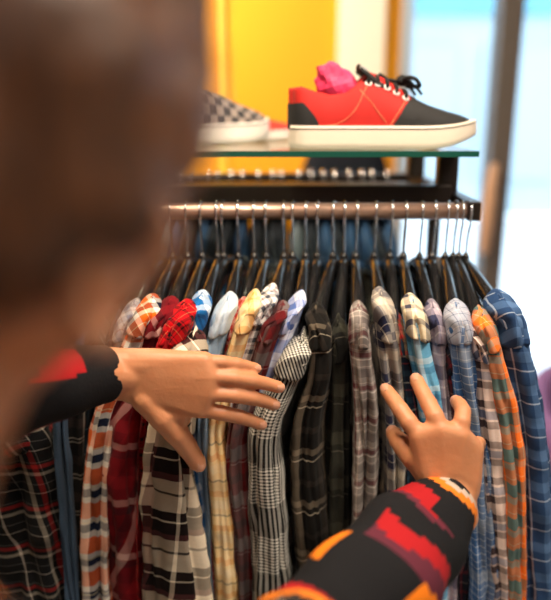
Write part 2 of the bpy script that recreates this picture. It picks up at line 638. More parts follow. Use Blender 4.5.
def shirt(name, label, group, hook_px, cap_px, path_px, mat, yoke_mat=None, yoke_len=0.030, yrot=0.5, seed=1, uvo=(0, 0),
          bdepth=0.030, fold=0.16, hname='coat_hanger', hlabel=None, hgroup='hangers on the front rail', zend=0.74, torso_t=0.011, srot=0.0, yoke_w=1.03, torso_ext=0.0):
    hx = P(hook_px, 211, YR).x
    cap = P(cap_px[0], cap_px[1] + 11, cap_px[2])
    root_h, d, L = hanger(hx, cap, hlabel, hgroup, name=hname)
    root = empty(name, (cap.x, cap.y, cap.z))
    tag(root, label, 'shirt', group)
    org = Vector(root.location)
    sd = Vector((-d.y, d.x, 0))
    # ---- front sleeve
    pp = []
    Yb = cap_px[2]
    w0 = path_px[0][2]
    c0 = cap - Vector((0, 0, 0.008))
    pp.append((*c0, px_size(w0, cap) / 2 * 0.9))
    for q in path_px:
        px, py, wd = q[:3]
        Yq = q[3] if len(q) > 3 else Yb
        p = P(px, py, Yq)
        pp.append((*p, px_size(wd, p) / 2))
    last = pp[-1]
    prev = pp[-2]
    if last[2] > zend + 0.03:
        k = (last[2] - zend)
        pp.append((last[0] + (last[0] - prev[0]) * 0.2, last[1], zend, last[3]))
    loc_pp = [(x - org.x, y - org.y, z - org.z, a) for x, y, z, a in pp]
    nr, nc = 80, 56
    rows, lens = sleeve_rows(loc_pp, d, nr, nc, seed, bdepth, fold, back=bdepth * 0.55)
    per = 2.5 * (pp[1][3] + bdepth)
    b = MB()
    b.grid(rows, closed=True, uvf=uvm(lens, per, nc, srot, uvo), cap0=True)
    b.build('sleeve', mat, root)
    # cuff
    lastrow = rows[-1]
    cen = sum((v for v in lastrow), Vector()) / nc
    cr = []
    for q, (sc, dz) in enumerate(((1.0, 0.012), (1.06, 0.01), (1.05, -0.05), (0.96, -0.052), (0.9, -0.04))):
        cr.append([cen + (v - cen) * sc * (1 if q < 1 else 0.97) + Vector((0, 0, dz)) for v in lastrow])
    b = MB()
    b.grid(cr, closed=True, uvf=lambda i, j: (uvo[0] + 0.02 + i * 0.03, uvo[1] + j / nc * per))
    b.build('cuff', mat, root)
    # ---- shoulder yoke over the sleeve head
    yr = []
    yl = []
    ny = 14
    ab = 0.036
    ry_ = random.Random(seed * 13 + 1)
    yg = ry_.uniform(.9, 2.2)
    yg2 = ry_.uniform(-14, 14)
    ytl = ry_.uniform(-.35, .35)
    for i in range(ny):
        t = i / (ny - 1)
        # distance along from apex
        vlen = t * (yoke_len + 0.014)
        if vlen < 0.014:
            e = 0.66 + 0.34 * math.sqrt(max(0.0, 1 - ((0.014 - vlen) / 0.014) ** 2))
        else:
            e = 1.0 + 0.05 * sstep(0.014, yoke_len, vlen)
        if i == ny - 1:
            e *= 0.93
            vlen -= 0.004
        # follow the sleeve path
        acc = 0
        c = Vector(loc_pp[0][:3]) + Vector((0, 0, 0.006))
        want = vlen
        cur = Vector(loc_pp[0][:3])
        for a_, b_ in zip(loc_pp, loc_pp[1:]):
            A, B = Vector(a_[:3]), Vector(b_[:3])
            l = (B - A).length
            if want <= l or b_ is loc_pp[-1]:
                cur = A + (B - A) * (want / max(l, 1e-6))
                break
            want -= l
        cur = cur + Vector((0, 0, 0.002))
        wd = loc_pp[1][3] * yoke_w * e
        row = []
        for k in range(nc):
            th = 2 * math.pi * k / nc
            m = 1 + 0.16 * noise.noise(Vector((math.cos(th) * 1.3 + seed, math.sin(th) * 1.3, vlen * 30))) - .22 * math.exp(-((th - yg - vlen * yg2) / .22) ** 2)
            cy = math.sin(th)
            bb = (bdepth + 0.004) * cy if cy > 0 else ab * cy * 0.9
            v = cur - d * bdepth * 0.5 + sd * wd * m * math.cos(th) + d * bb * e * m
            if cy < 0:   # the back part climbs the hanger arm
                v.z += (-cy) * 0.013
            v.z += ytl * wd * math.cos(th)
            row.append(v)
        yr.append(row)
        yl.append(vlen)
    top_c = sum(yr[0], Vector()) / nc
    yr.insert(0, [top_c + (v - top_c) * .45 + Vector((0, 0, .0045)) for v in yr[0]])
    yl.insert(0, -.004)
    b = MB()
    cyr, syr = math.cos(yrot), math.sin(yrot)

    def yuv(i, j):
        v = yr[i][j % nc] - yr[0][0]
        uu, vv_ = v.dot(sd) * 1.15, -v.z + v.dot(d) * 0.8
        return (uu * cyr - vv_ * syr + uvo[0] + .02, uu * syr + vv_ * cyr + uvo[1])
    b.grid(yr, closed=True, uvf=yuv, cap0=True)
    b.build('yoke', yoke_mat or mat, root)
    # ---- torso: slab hanging from both arms
    nz_ = ZR - 0.080
    ns, nv = 30, 34
    zt = min(0.70, zend - 0.03)
    H = cap.z - zt

    def xoff(z):
        # sideways shift of the sleeve path at height z
        zs = z
        if zs >= pp[0][2]:
            return 0.0
        for a_, b_ in zip(pp, pp[1:]):
            if b_[2] <= zs <= a_[2]:
                u = (a_[2] - zs) / max(1e-6, a_[2] - b_[2])
                return lerp(a_[0], b_[0], u) - pp[0][0]
        return pp[-1][0] - pp[0][0]
    rnd = random.Random(seed + 77)
    ph = [rnd.uniform(0, 6.28) for _ in range(4)]
    rows = []
    vl = []
    for i in range(ns):
        s = 0.96 - 1.9 * i / (ns - 1)
        a = abs(s)
        arm = nz_ - 0.006 - ((nz_ - cap.z + 0.0) if s > 0 else 0.05) * (0.25 * a + 0.75 * a ** 1.6)
        top = arm + 0.008 - 0.12 * (1 - sstep(0.55, 0.85, a))
        base = Vector((hx, YR, 0)) + d * (s * L)
        th = torso_t * (1 - 0.85 * max(0, (a - 0.6) / 0.4) ** 2)
        fall = 0.25 + 0.75 * sstep(-0.9, 0.7, s)
        left, right = [], []
        for j in range(nv):
            v = j / (nv - 1)
            z = lerp(top, zt, v)
            round_ = math.sqrt(min(1, (top - z) / 0.015 + 0.02))
            g = sstep(0.02, 0.5, v)
            fx = g * (0.008 * math.sin(s * 9 + ph[0] + v * 2) + 0.005 * math.sin(s * 19 + ph[1] - v * 3))
            fx += g * 0.006 * noise.noise(Vector((s * 4, v * 7, seed)))
            off = xoff(z) * fall
            tt = th * round_ * (1 + 0.5 * g)
            c = base + Vector((off, 0, z)) + sd * fx
            left.append(c + sd * tt - org)
            right.append(c - sd * tt - org)
        rows.append(list(reversed(left)) + right)
        vl.append(s * L)
    b = MB()

    def tuv(i, j):
        jj = j if j < 2 * nv else 2 * nv - 1
        return (vl[i] + uvo[0] + 0.03, (nv - jj) / nv * H + uvo[1])
    b.grid(rows, uvf=tuv)
    # close front and back seams
    b.build('torso', mat, root)
    # ---- rear sleeve
    rc = Vector((hx, YR, 0)) - d * L
    rz = nz_ - 0.058
    rp_ = [(rc.x, rc.y, rz, 0.012), (rc.x, rc.y + 0.01, rz - 0.05, 0.015), (rc.x, rc.y + 0.015, rz - 0.3, 0.014), (rc.x, rc.y + 0.015, rz - 0.6, 0.013)]
    rp_ = [(x - org.x, y - org.y, z - org.z, a) for x, y, z, a in rp_]
    rws, lns = sleeve_rows(rp_, d, 20, 16, seed + 5, 0.022, 0.1)
    b = MB()
    b.grid(rws, closed=True, uvf=uvm(lns, per, 16, 0, uvo), cap0=True)
    b.build('sleeve', mat, root)
    return root


# colours
BK = (0.010, 0.010, 0.012)
NV = (0.018, 0.028, 0.065)
WH = (0.78, 0.74, 0.68)
CR = (0.74, 0.66, 0.53)
MA = (0.17, 0.012, 0.022)
GY = (0.22, 0.21, 0.21)

MT = {}
MT['A'] = plaid('black_red_plaid', (0.013, 0.014, 0.017), [(.068, .0, .006, (0.40, 0.03, 0.03), .9), (.068, .012, .005, (0.46, .42, .36), .9), (.068, .044, .0015, (.6, .55, .5), .8), (.034, .03, .001, (.4, .38, .36), .5)])
MT['B'] = plaid('slate_denim', (0.075, 0.115, 0.17), [(.006, 0, .003, (0.10, .15, .22), .4)])
MT['C'] = plaid('black_grey_plaid', (0.013, 0.012, 0.012), [(.06, 0, .0025, (.42, .38, .33), .9), (.06, .006, .0025, (.42, .38, .33), .8), (.06, .03, .015, (.07, .05, .045), .8)])
MT['D'] = plaid('dark_teal_plaid', (0.02, 0.035, 0.05), [(.04, 0, .002, (.2, .3, .35), .8)])
MT['E'] = plaid('orange_navy_plaid', (0.80, 0.20, 0.03), [(.058, 0, .0095, WH, 1), (.058, .0095, .013, NV, 1), (.058, .0225, .0095, WH, 1), (.062, .044, .0015, (.9, .8, .5), .8)])
MT['F'] = plaid('grey_blue_plaid', (0.55, 0.52, 0.50), [(.03, 0, .012, (.10, .15, .25), .8), (.03, .02, .002, (.25, .1, .1), .8)])
MT['G'] = plaid('maroon_pink_plaid', (0.20, 0.010, 0.022), [(.085, 0, .010, (.62, .44, .40), .9), (.085, .012, .010, (.05, .02, .03), .9), (.085, .05, .018, (.32, .02, .03), .8)])
MT['H'] = plaid('red_tartan', (0.60, 0.012, 0.025), [(.026, 0, .006, BK, .95), (.026, .009, .0015, BK, .9), (.052, .018, .0012, (.8, .6, .3), .6)])
MT['I'] = plaid('cream_brown_plaid', (0.80, 0.71, 0.58), [(.098, 0, .036, (0.020, .010, .010), 1), (.098, .036, .010, (.14, .03, .04), .95), (.098, .014, .0025, (.85, .78, .65), .9), (.098, .066, .004, (.05, .04, .04), .9)])
MT['J'] = plaid('royal_blue_white_plaid', (0.03, 0.20, 0.46), [(.036, 0, .012, (.80, .84, .88), .95), (.036, .018, .004, (.02, .05, .14), .8)])
MT['K'] = plaid('washed_blue_denim', (0.30, 0.42, 0.56), [(.05, 0, .02, (.42, .54, .66), .6), (.05, .03, .002, (.6, .7, .8), .6)])
MT['K2'] = plaid('pale_blue_denim', (0.58, 0.65, 0.72), [(.05, 0, .02, (.42, .54, .66), .6)])
MT['L'] = plaid('brick_red_plaid', (0.50, 0.07, 0.05), [(.016, 0, .005, (.75, .55, .48), .9)])
MT['M'] = plaid('butter_yellow_plaid', (0.88, 0.69, 0.40), [(.058, 0, .0028, (.10, .08, .08), .95), (.058, .018, .010, (.80, .38, .08), .85), (.058, .034, .014, (.90, .78, .58), .8)])
MT['N'] = plaid('white_black_windowpane', (0.82, 0.80, 0.78), [(.018, 0, .007, (.05, .06, .09), .92), (.036, .011, .0015, (.5, .2, .2), .7)])
MT['O'] = plaid('oxblood_grey_plaid', (0.16, 0.018, 0.022), [(.075, 0, .022, (.22, .20, .20), .9), (.075, .026, .0015, (.55, .5, .48), .6), (.075, .045, .012, (.05, .015, .02), .8)])
MT['P'] = plaid('blue_white_large_plaid', (0.70, 0.73, 0.84), [(.044, 0, .020, (.10, .19, .50), .9), (.044, .032, .002, (.25, .3, .55), .8)])
MT['Q'] = plaid('black_white_fine_check', (0.03, 0.03, 0.032), [(.0052, 0, .0026, (.78, .76, .70), .95)], [(.0052, 0, .0026, (.78, .76, .70), .95), (.11, .055, .045, BK, .93)])
MT['R'] = plaid('black_beige_plaid', (0.020, 0.018, 0.016), [(.085, 0, .010, (.30, .25, .19), .9), (.085, .018, .002, (.7, .62, .5), .9), (.085, .05, .010, (.08, .065, .055), .8)])
MT['S'] = plaid('black_olive_plaid', (0.014, 0.014, 0.013), [(.075, 0, .020, (.09, .09, .07), .8), (.075, .03, .0015, (.30, .27, .22), .6)])
MT['S2'] = plaid('black_brown_plaid', (0.012, 0.011, 0.011), [(.08, 0, .014, (.10, .06, .045), .8)])
MT['T'] = plaid('grey_burgundy_plaid', (0.34, 0.31, 0.29), [(.05, 0, .007, (.16, .02, .035), .95), (.05, .009, .0022, (.8, .75, .7), .9), (.05, .024, .013, (.13, .11, .11), .8), (.025, .02, .0015, (.75, .65, .6), .6)])
MT['U'] = plaid('navy_stone_plaid', (0.40, 0.37, 0.34), [(.062, 0, .024, (.025, .032, .085), .95), (.062, .028, .014, (.74, .66, .54), .9), (.062, .012, .0016, (.75, .7, .6), .8)])
MT['V'] = plaid('navy_multi_line_plaid', (0.022, 0.032, 0.060), [(.042, 0, .0025, (.55, .55, .5), .9), (.042, .012, .002, (.45, .06, .05), .9), (.042, .024, .009, (.05, .11, .16), .8)])
MT['V2'] = plaid('red_tan_stripe', (0.22, 0.17, 0.12), [(.025, 0, .006, (.50, .05, .05), .9), (.025, .012, .004, (.03, .03, .04), .9)])
MT['W'] = plaid('sky_blue_plaid', (0.22, 0.50, 0.70), [(.044, 0, .009, (.80, .86, .88), .9), (.044, .014, .010, (.05, .20, .38), .85)])
MT['W2'] = plaid('cream_navy_plaid', (0.80, 0.70, 0.52), [(.030, 0, .009, (.025, .035, .09), .9), (.030, .013, .003, (.85, .80, .70), .9)])
MT['X'] = plaid('lilac_navy_plaid', (0.48, 0.42, 0.48), [(.05, 0, .022, (.035, .045, .11), .92), (.05, .032, .003, (.75, .7, .7), .9)])
MT['Y'] = plaid('midnight_red_plaid', (0.018, 0.020, 0.036), [(.035, 0, .005, (.18, .02, .03), .9), (.035, .02, .0012, (.5, .4, .35), .6)])
MT['Z'] = plaid('blue_pinstripe', (0.085, 0.18, 0.36), [(.010, 0, .0012, (.75, .78, .8), .7), (.08, .03, .018, (.40, .42, .45), .6)], [(.012, 0, .0014, (.8, .82, .84), .8), (.09, .05, .02, (.42, .44, .46), .6)])
MT['Z2'] = plaid('pale_grey_graph_check', (0.45, 0.48, 0.56), [(.016, 0, .0016, (.10, .12, .2), .9), (.032, .008, .0012, (.9, .85, .8), .8)])
MT['AA'] = plaid('blush_navy_plaid', (0.80, 0.66, 0.60), [(.030, 0, .011, (.055, .035, .045), .95), (.060, .015, .012, (.10, .18, .34), .85)])
MT['BB'] = plaid('orange_teal_plaid', (0.95, 0.27, 0.05), [(.055, 0, .020, (.13, .24, .24), .95), (.055, .022, .010, (.50, .42, .34), .85), (.055, .046, .0014, (.9, .7, .5), .7)])
MT['CC'] = plaid('cornflower_plaid', (0.045, 0.095, 0.20), [(.052, 0, .016, (.15, .25, .42), .9), (.052, .028, .0022, (.70, .76, .84), .85)])

SG = 'shirts on the front rail'
S = [
    # key, name, hook, cap(px,py,Y), path, kwargs, label, hanger label
    ('A', 40, (-30, 352, .93), [(-6, 400, 60), (14, 450, 76), (22, 520, 82), (28, 600, 84)], dict(yoke_len=.13, yrot=.55, bdepth=.04, yoke_w=1.0, srot=-.12), 'black plaid shirt with red and white lines at the lower left', 'black hanger of the red-lined black shirt, hidden behind the head'),
    ('B', 104, (78, 330, .92), [(66, 370, 15), (59, 420, 15), (65, 500, 16), (73, 600, 16)], {}, 'plain slate blue shirt, a narrow strip beside the black and red plaid shirt', 'black hanger of the plain slate blue shirt'),
    ('C', 122, (98, 320, .94), [(88, 360, 24), (76, 410, 27), (77, 500, 28), (82, 600, 28)], {}, 'black plaid shirt with thin grey lines left of the orange and navy shirt', 'black hanger of the black and grey lined shirt'),
    ('D', 138, (114, 312, .95), [(104, 360, 12), (92, 410, 14), (90, 500, 12), (90, 600, 12)], {}, 'dark teal shirt squeezed to a strip behind the orange and navy shirt', 'black hanger of the dark teal shirt'),
    ('F', 156, (130, 298, .945), [(124, 325, 18), (112, 380, 16), (104, 440, 12), (102, 520, 10), (104, 600, 10)], {}, 'pale grey and blue plaid shirt left of the orange shoulder', 'black hanger of the pale grey and blue shirt'),
    ('E', 170, (150, 294, .925), [(142, 325, 24), (122, 375, 28), (104, 420, 26), (97, 480, 31), (96, 540, 32), (97, 600, 32)], dict(uvo=(.047, .01)), 'orange, navy and white plaid shirt hanging under the left cuff', 'black hanger of the orange, navy and white shirt'),
    ('G', 186, (168, 296, .925), [(158, 325, 26), (142, 370, 30), (124, 420, 32), (118, 480, 34), (124, 540, 36), (130, 600, 36)], dict(srot=.35), 'maroon plaid shirt with pink-white bands below the left wrist', 'black hanger of the maroon and pink shirt'),
    ('H', 201, (182, 300, .900), [(176, 330, 30), (164, 365, 26), (146, 430, 16, .93), (146, 520, 12, .94), (150, 600, 12, .94)], dict(yrot=.8, yoke_w=1.0), 'bright red tartan shirt with black lines above the left wrist', 'black hanger of the bright red tartan shirt'),
    ('J', 217, (201, 290, .93), [(195, 318, 22), (188, 350, 20), (186, 420, 12, .95), (196, 520, 12, .95), (198, 600, 12, .95)], dict(yrot=.4), 'royal blue and white plaid shirt over the brown one', 'black hanger of the royal blue and white shirt'),
    ('I', 223, (191, 330, .885), [(184, 360, 36), (176, 400, 42), (166, 440, 46), (167, 490, 54), (172, 550, 62), (176, 600, 64)], dict(yrot=.7, yoke_w=.95, srot=.07), 'cream and dark brown plaid shirt below the left thumb', 'black hanger of the cream and brown shirt'),
    ('K', 238, (227, 292, .93), [(221, 325, 24), (211, 360, 22), (205, 420, 18), (206, 480, 16, .95), (210, 600, 16, .95)], dict(yoke_mat='K2', yrot=.1), 'washed pale blue denim shirt behind the left knuckles', 'black hanger of the pale blue denim shirt'),
    ('L', 254, (242, 297, .945), [(236, 320, 12), (227, 360, 12), (214, 430, 10), (214, 520, 8), (218, 600, 8)], dict(yoke_w=1.0), 'brick red check shirt, narrow strip left of the butter yellow one', 'black hanger of the brick red check shirt'),
    ('M', 266, (253, 289, .925), [(246, 320, 19), (235, 355, 20), (216, 420, 20), (218, 470, 24), (224, 540, 26), (228, 600, 26)], dict(yrot=.15, fold=.1), 'butter yellow plaid shirt with thin black lines below the left fingers', 'black hanger of the butter yellow shirt'),
    ('N', 284, (271, 283, .94), [(263, 310, 17), (250, 345, 18), (236, 400, 16), (232, 480, 10, .96), (234, 600, 10, .96)], dict(yrot=.6), 'white shirt with black grid check above the left fingertips', 'black hanger of the white grid check shirt'),
    ('O', 293, (281, 301, .925), [(272, 325, 22), (262, 355, 20), (240, 420, 22), (236, 470, 24), (242, 540, 24), (243, 600, 24)], dict(yrot=.3), 'oxblood and grey plaid shirt right of the butter yellow one', 'black hanger of the oxblood and grey shirt'),
    ('P', 306, (299, 290, .935), [(290, 320, 19), (276, 355, 22), (262, 400, 18), (255, 460, 12), (256, 540, 10), (258, 600, 10)], dict(yrot=.2), 'blue and white large-plaid shirt above the left ring fingertip', 'black hanger of the blue and white large-plaid shirt'),
    ('Q', 318, (301, 336, .90), [(295, 360, 30), (284, 385, 28), (266, 425, 30), (264, 470, 34), (268, 540, 38), (270, 600, 38)], dict(yrot=.35, fold=.1, yoke_w=.95, uvo=(0, .03)), 'black and white fine check shirt at the left fingertips', 'black hanger of the fine check shirt'),
    ('R', 334, (313, 304, .925), [(318, 335, 22), (318, 375, 26), (306, 420, 30), (304, 480, 36), (310, 540, 38), (316, 600, 38)], dict(yrot=.5, bdepth=.034), 'black and beige plaid shirt between the two hands', 'black hanger of the black and beige shirt'),
    ('S', 345, (337, 318, .94), [(340, 350, 18), (338, 400, 22), (337, 460, 24), (337, 520, 24), (338, 600, 24)], {}, 'black and olive plaid shirt in the dark gap between the hands', 'black hanger of the black and olive shirt'),
    ('T', 357, (360, 301, .92), [(359, 325, 21), (361, 360, 22), (366, 410, 24), (366, 460, 25), (364, 520, 24), (364, 600, 24)], dict(yrot=.05, fold=.13), 'grey plaid shirt with burgundy bands left of the right hand', 'black hanger of the grey and burgundy shirt'),
    ('U', 376, (382, 287, .925), [(385, 315, 24), (389, 350, 24), (394, 400, 24), (396, 470, 22), (396, 600, 22)], dict(yrot=.5, yoke_len=.045), 'navy and stone blocks plaid shirt behind the right index finger', 'black hanger of the navy and stone shirt'),
    ('V', 392, (398, 312, .935), [(401, 340, 17), (404, 370, 18), (410, 420, 18), (412, 500, 18), (412, 600, 18)], dict(yoke_mat='V2', yrot=0), 'dark navy thin-lined plaid shirt with a red and tan shoulder', 'black hanger of the navy shirt with red and tan shoulder'),
    ('W', 406, (414, 294, .915), [(416, 325, 22), (421, 360, 23), (430, 400, 23), (436, 470, 22), (438, 600, 22)], dict(yoke_mat='W2', yrot=.08, yoke_w=1.18), 'sky blue plaid shirt with cream shoulder at the right middle finger', 'black hanger of the sky blue shirt'),
    ('X', 422, (434, 299, .93), [(437, 330, 19), (440, 370, 20), (444, 420, 20), (448, 500, 18), (450, 600, 18)], dict(yrot=.25), 'lilac grey and navy plaid shirt right of the sky blue one', 'black hanger of the lilac and navy shirt'),
    ('Y', 435, (447, 330, .93), [(449, 350, 15), (452, 390, 16), (456, 440, 14), (460, 520, 14), (462, 600, 14)], {}, 'midnight blue shirt with dark red lines left of the blue pinstriped one', 'black hanger of the midnight blue shirt'),
    ('Z', 448, (457, 299, .91), [(460, 330, 25), (464, 370, 27), (472, 420, 28), (480, 480, 28), (482, 540, 30), (484, 600, 30)], dict(yoke_mat='Z2', yrot=.35, fold=.1), 'blue shirt with fine white stripes right of the ring finger', 'black hanger of the blue pinstriped shirt'),
    ('AA', 456, (473, 318, .910), [(479, 345, 20), (484, 385, 22), (490, 440, 24), (496, 500, 24), (500, 560, 24), (502, 600, 24)], dict(yrot=.6), 'blush pink and dark check shirt left of the orange and teal one', 'black hanger of the blush check shirt'),
    ('BB', 462, (483, 307, .905), [(488, 335, 19), (498, 380, 24), (508, 430, 26), (514, 490, 25), (515, 560, 25), (515, 600, 25)], dict(yrot=.6, fold=.1), 'orange and teal plaid shirt second from the right end of the rail', 'black hanger of the orange and teal shirt'),
    ('CC', 469, (503, 290, .925), [(511, 325, 34), (520, 370, 36), (530, 430, 38), (536, 500, 38), (538, 560, 38), (540, 600, 38)], dict(yrot=.15, bdepth=.036, yoke_w=1.0, yoke_len=.05), 'blue plaid shirt with pale lines at the right end of the rail', 'rightmost black hanger, carrying the blue plaid shirt'),
]
for i, (k, hk, cap, path, kw, lab, hl) in enumerate(S):
    kw = dict(kw)
    if 'yoke_mat' in kw:
        kw['yoke_mat'] = MT[kw['yoke_mat']]
    if 'uvo' not in kw:
        rr = random.Random(i * 7 + 3)
        kw['uvo'] = (rr.uniform(0, .1), rr.uniform(0, .1))
    shirt('plaid_shirt' if k not in 'BK' else 'denim_shirt', lab, SG, hk, cap, path, MT[k], seed=i + 1, hlabel=hl, **kw)


# ------------------------------------------------------------------ rear rail: shirts behind, copies of three kinds
def copy_tree(o, parent=None):
    c = o.copy()
    COL.objects.link(c)
    if parent:
        c.parent = parent
    for ch in list(o.children):
        copy_tree(ch, c)
    return c


RZ = ZR - 0.080


def rear_shirt(mat, label, seed):
    root = empty('shirt', (0, YR2, ZR))
    tag(root, label, 'shirt', 'shirts on the rear rail')
    rows = []
    vl = []
    ns = 22
    L = 0.21
    for i in range(ns):
        s = 1 - 2 * i / (ns - 1)
        a = abs(s)
        top = -0.083 - 0.06 * a ** 1.4 + 0.004
        th = 0.017 * math.sqrt(max(0.04, 1 - a ** 4))
        left, right = [], []
        for j in range(24):
            v = j / 23
            z = lerp(top, -0.75, v)
            r = math.sqrt(min(1, (top - z) / 0.02 + 0.03))
            fx = 0.006 * sstep(0, .4, v) * math.sin(s * 8 + seed + v * 2)
            left.append((fx - th * r, -s * L, z))
            right.append((fx + th * r, -s * L, z))
        rows.append(list(reversed(left)) + right)
        vl.append(s * L)
    b = MB()
    b.grid(rows, uvf=lambda i, j: (vl[i], j * .03), flip=True)
    b.build('torso', mat, root)
    d = Vector((0, -1, 0))
    for sg in (1, -1):
        rws, lns = sleeve_rows([(0, -sg * L * .96, -.15, .014), (0, -sg * (L + .02), -.2, .018), (0, -sg * (L + .025), -.5, .017), (0, -sg * (L + .02), -.74, .016)], d * sg, 24, 16, seed, 0.03, 0.1)
        b = MB()
        b.grid(rws, closed=True, uvf=uvm(lns, .12, 16), cap0=True)
        b.build('sleeve', mat, root)
    # collar standing round the hanger neck
    b = MB()
    cr = []
    for (rx, ry, z) in ((.020, .066, -.095), (.019, .060, -.062), (.016, .055, -.052), (.022, .066, -.060), (.026, .076, -.088)):
        cr.append([(rx * math.cos(k * math.pi / 12), ry * math.sin(k * math.pi / 12), z) for k in range(24)])
    b.grid(cr, closed=True, uvf=lambda i, j: (j * .02, i * .02))
    b.build('collar', mat, root)
    return root


def rear_hanger():
    r, d, L = hanger(0, Vector((0, YR2 - 0.20, ZR - 0.145)), 'chrome hook hanger of a shirt on the rear rail', 'hangers on the rear rail', rail_y=YR2, wire=0.0032)
    return r


RM = [('blue_rear_check', (0.03, 0.08, 0.17), 'blue shirt on the rear rail, blurred behind the front hooks'),
      ('grey_rear_check', (0.17, 0.19, 0.22), 'grey-white shirt on the rear rail, blurred behind the front hooks'),
      ('black_rear_check', (0.018, 0.022, 0.035), 'black shirt on the rear rail, blurred behind the front hooks')]
protos = [rear_shirt(plaid(n, c, [(.05, 0, .015, tuple(min(1, x * 1.6) for x in c), .8), (.05, .03, .003, (.4, .45, .5), .5)]), l, q) for q, (n, c, l) in enumerate(RM)]
hproto = rear_hanger()
used = [False] * 3
hused = False
order = [2, 0, 2, 1, 0, 2, 2, 1, 2, 2, 0, 2, 1, 0, 2, 0, 2, 2, 0, 2, 2, 2, 1, 2, 0, 2, 0, 0, 2, 0]
for i, k in enumerate(order):
    x = lerp(XS + 0.10, XE - 0.045, i / (len(order) - 1)) + random.Random(i).uniform(-.006, .006)
    yaw = random.Random(i + 50).uniform(-.06, .06)
    if used[k]:
        o = copy_tree(protos[k])
    else:
        o = protos[k]
        used[k] = True
    o.location = (x, YR2, ZR)
    o.rotation_euler = (0, 0, yaw)
    if hused:
        h = copy_tree(hproto)
    else:
        h = hproto
        hused = True
    h.location = (x, YR2, ZR)
    h.rotation_euler = (0, 0, yaw)


# ------------------------------------------------------------------ shoes
M_sole = plain('off_white_rubber', (0.80, 0.70, 0.58), 0.6, var=0.06, bscale=60)
M_red = plain('red_suede', (0.56, 0.013, 0.008), 0.75, bump=0.12, bscale=500, var=0.08)
M_blk = plain('black_suede', (0.016, 0.016, 0.017), 0.8, bump=0.12, bscale=500)
M_lace = plain('black_lace', (0.008, 0.008, 0.009), 0.8)
M_eye = plain('white_eyelet', (0.85, 0.84, 0.82), 0.35)
M_stitch = plain('orange_stitch', (0.80, 0.25, 0.12), 0.7)
M_label = plain('grey_white_label', (0.6, 0.6, 0.6), 0.7)
M_line = plain('thin_dark_line', (0.02, 0.02, 0.02), 0.7)
SL = 0.293
HW = [(0, .012), (.02, .024), (.06, .031), (.15, .034), (.3, .035), (.5, .040), (.7, .047), (.82, .045), (.92, .035), (.97, .023), (1, .010)]
EDGE = [(0, .094), (.05, .096), (.10, .090), (.2, .083), (.28, .086), (.34, .098), (.38, .112), (.42, .118), (.5, .108), (.58, .094), (.66, .078)]
VAMP = [(.60, .088), (.66, .078), (.75, .066), (.85, .057), (.93, .051), (.98, .045), (1.0, .040)]
Z0 = 0.030


def up_pt(t, q, side, off=0.0, closed_from=0.66):
    """point on the upper: t along the length, q up the side"""
    w_ = interp(HW, t) * 0.97 + off
    x = t * SL
    if t == 0 or t < 0.0001:
        x -= off
    if t < closed_from:
        h = interp(EDGE, t) - Z0
        cl = sstep(.30, .42, t)
        yy = w_ * (1 + 0.05 * math.sin(q * 3) - (0.30 + 0.48 * cl) * q ** 2.2)
        z = Z0 + h * (q ** (1 - .12 * cl)) + off * .4 * q
    else:
        h = interp(VAMP, t) - Z0 + off
        yy = w_ * max(0.0, math.cos(q * math.pi / 2)) ** 0.75
        z = Z0 + h * math.sin(q * math.pi / 2) ** 0.9
    return Vector((x, side * yy, z))


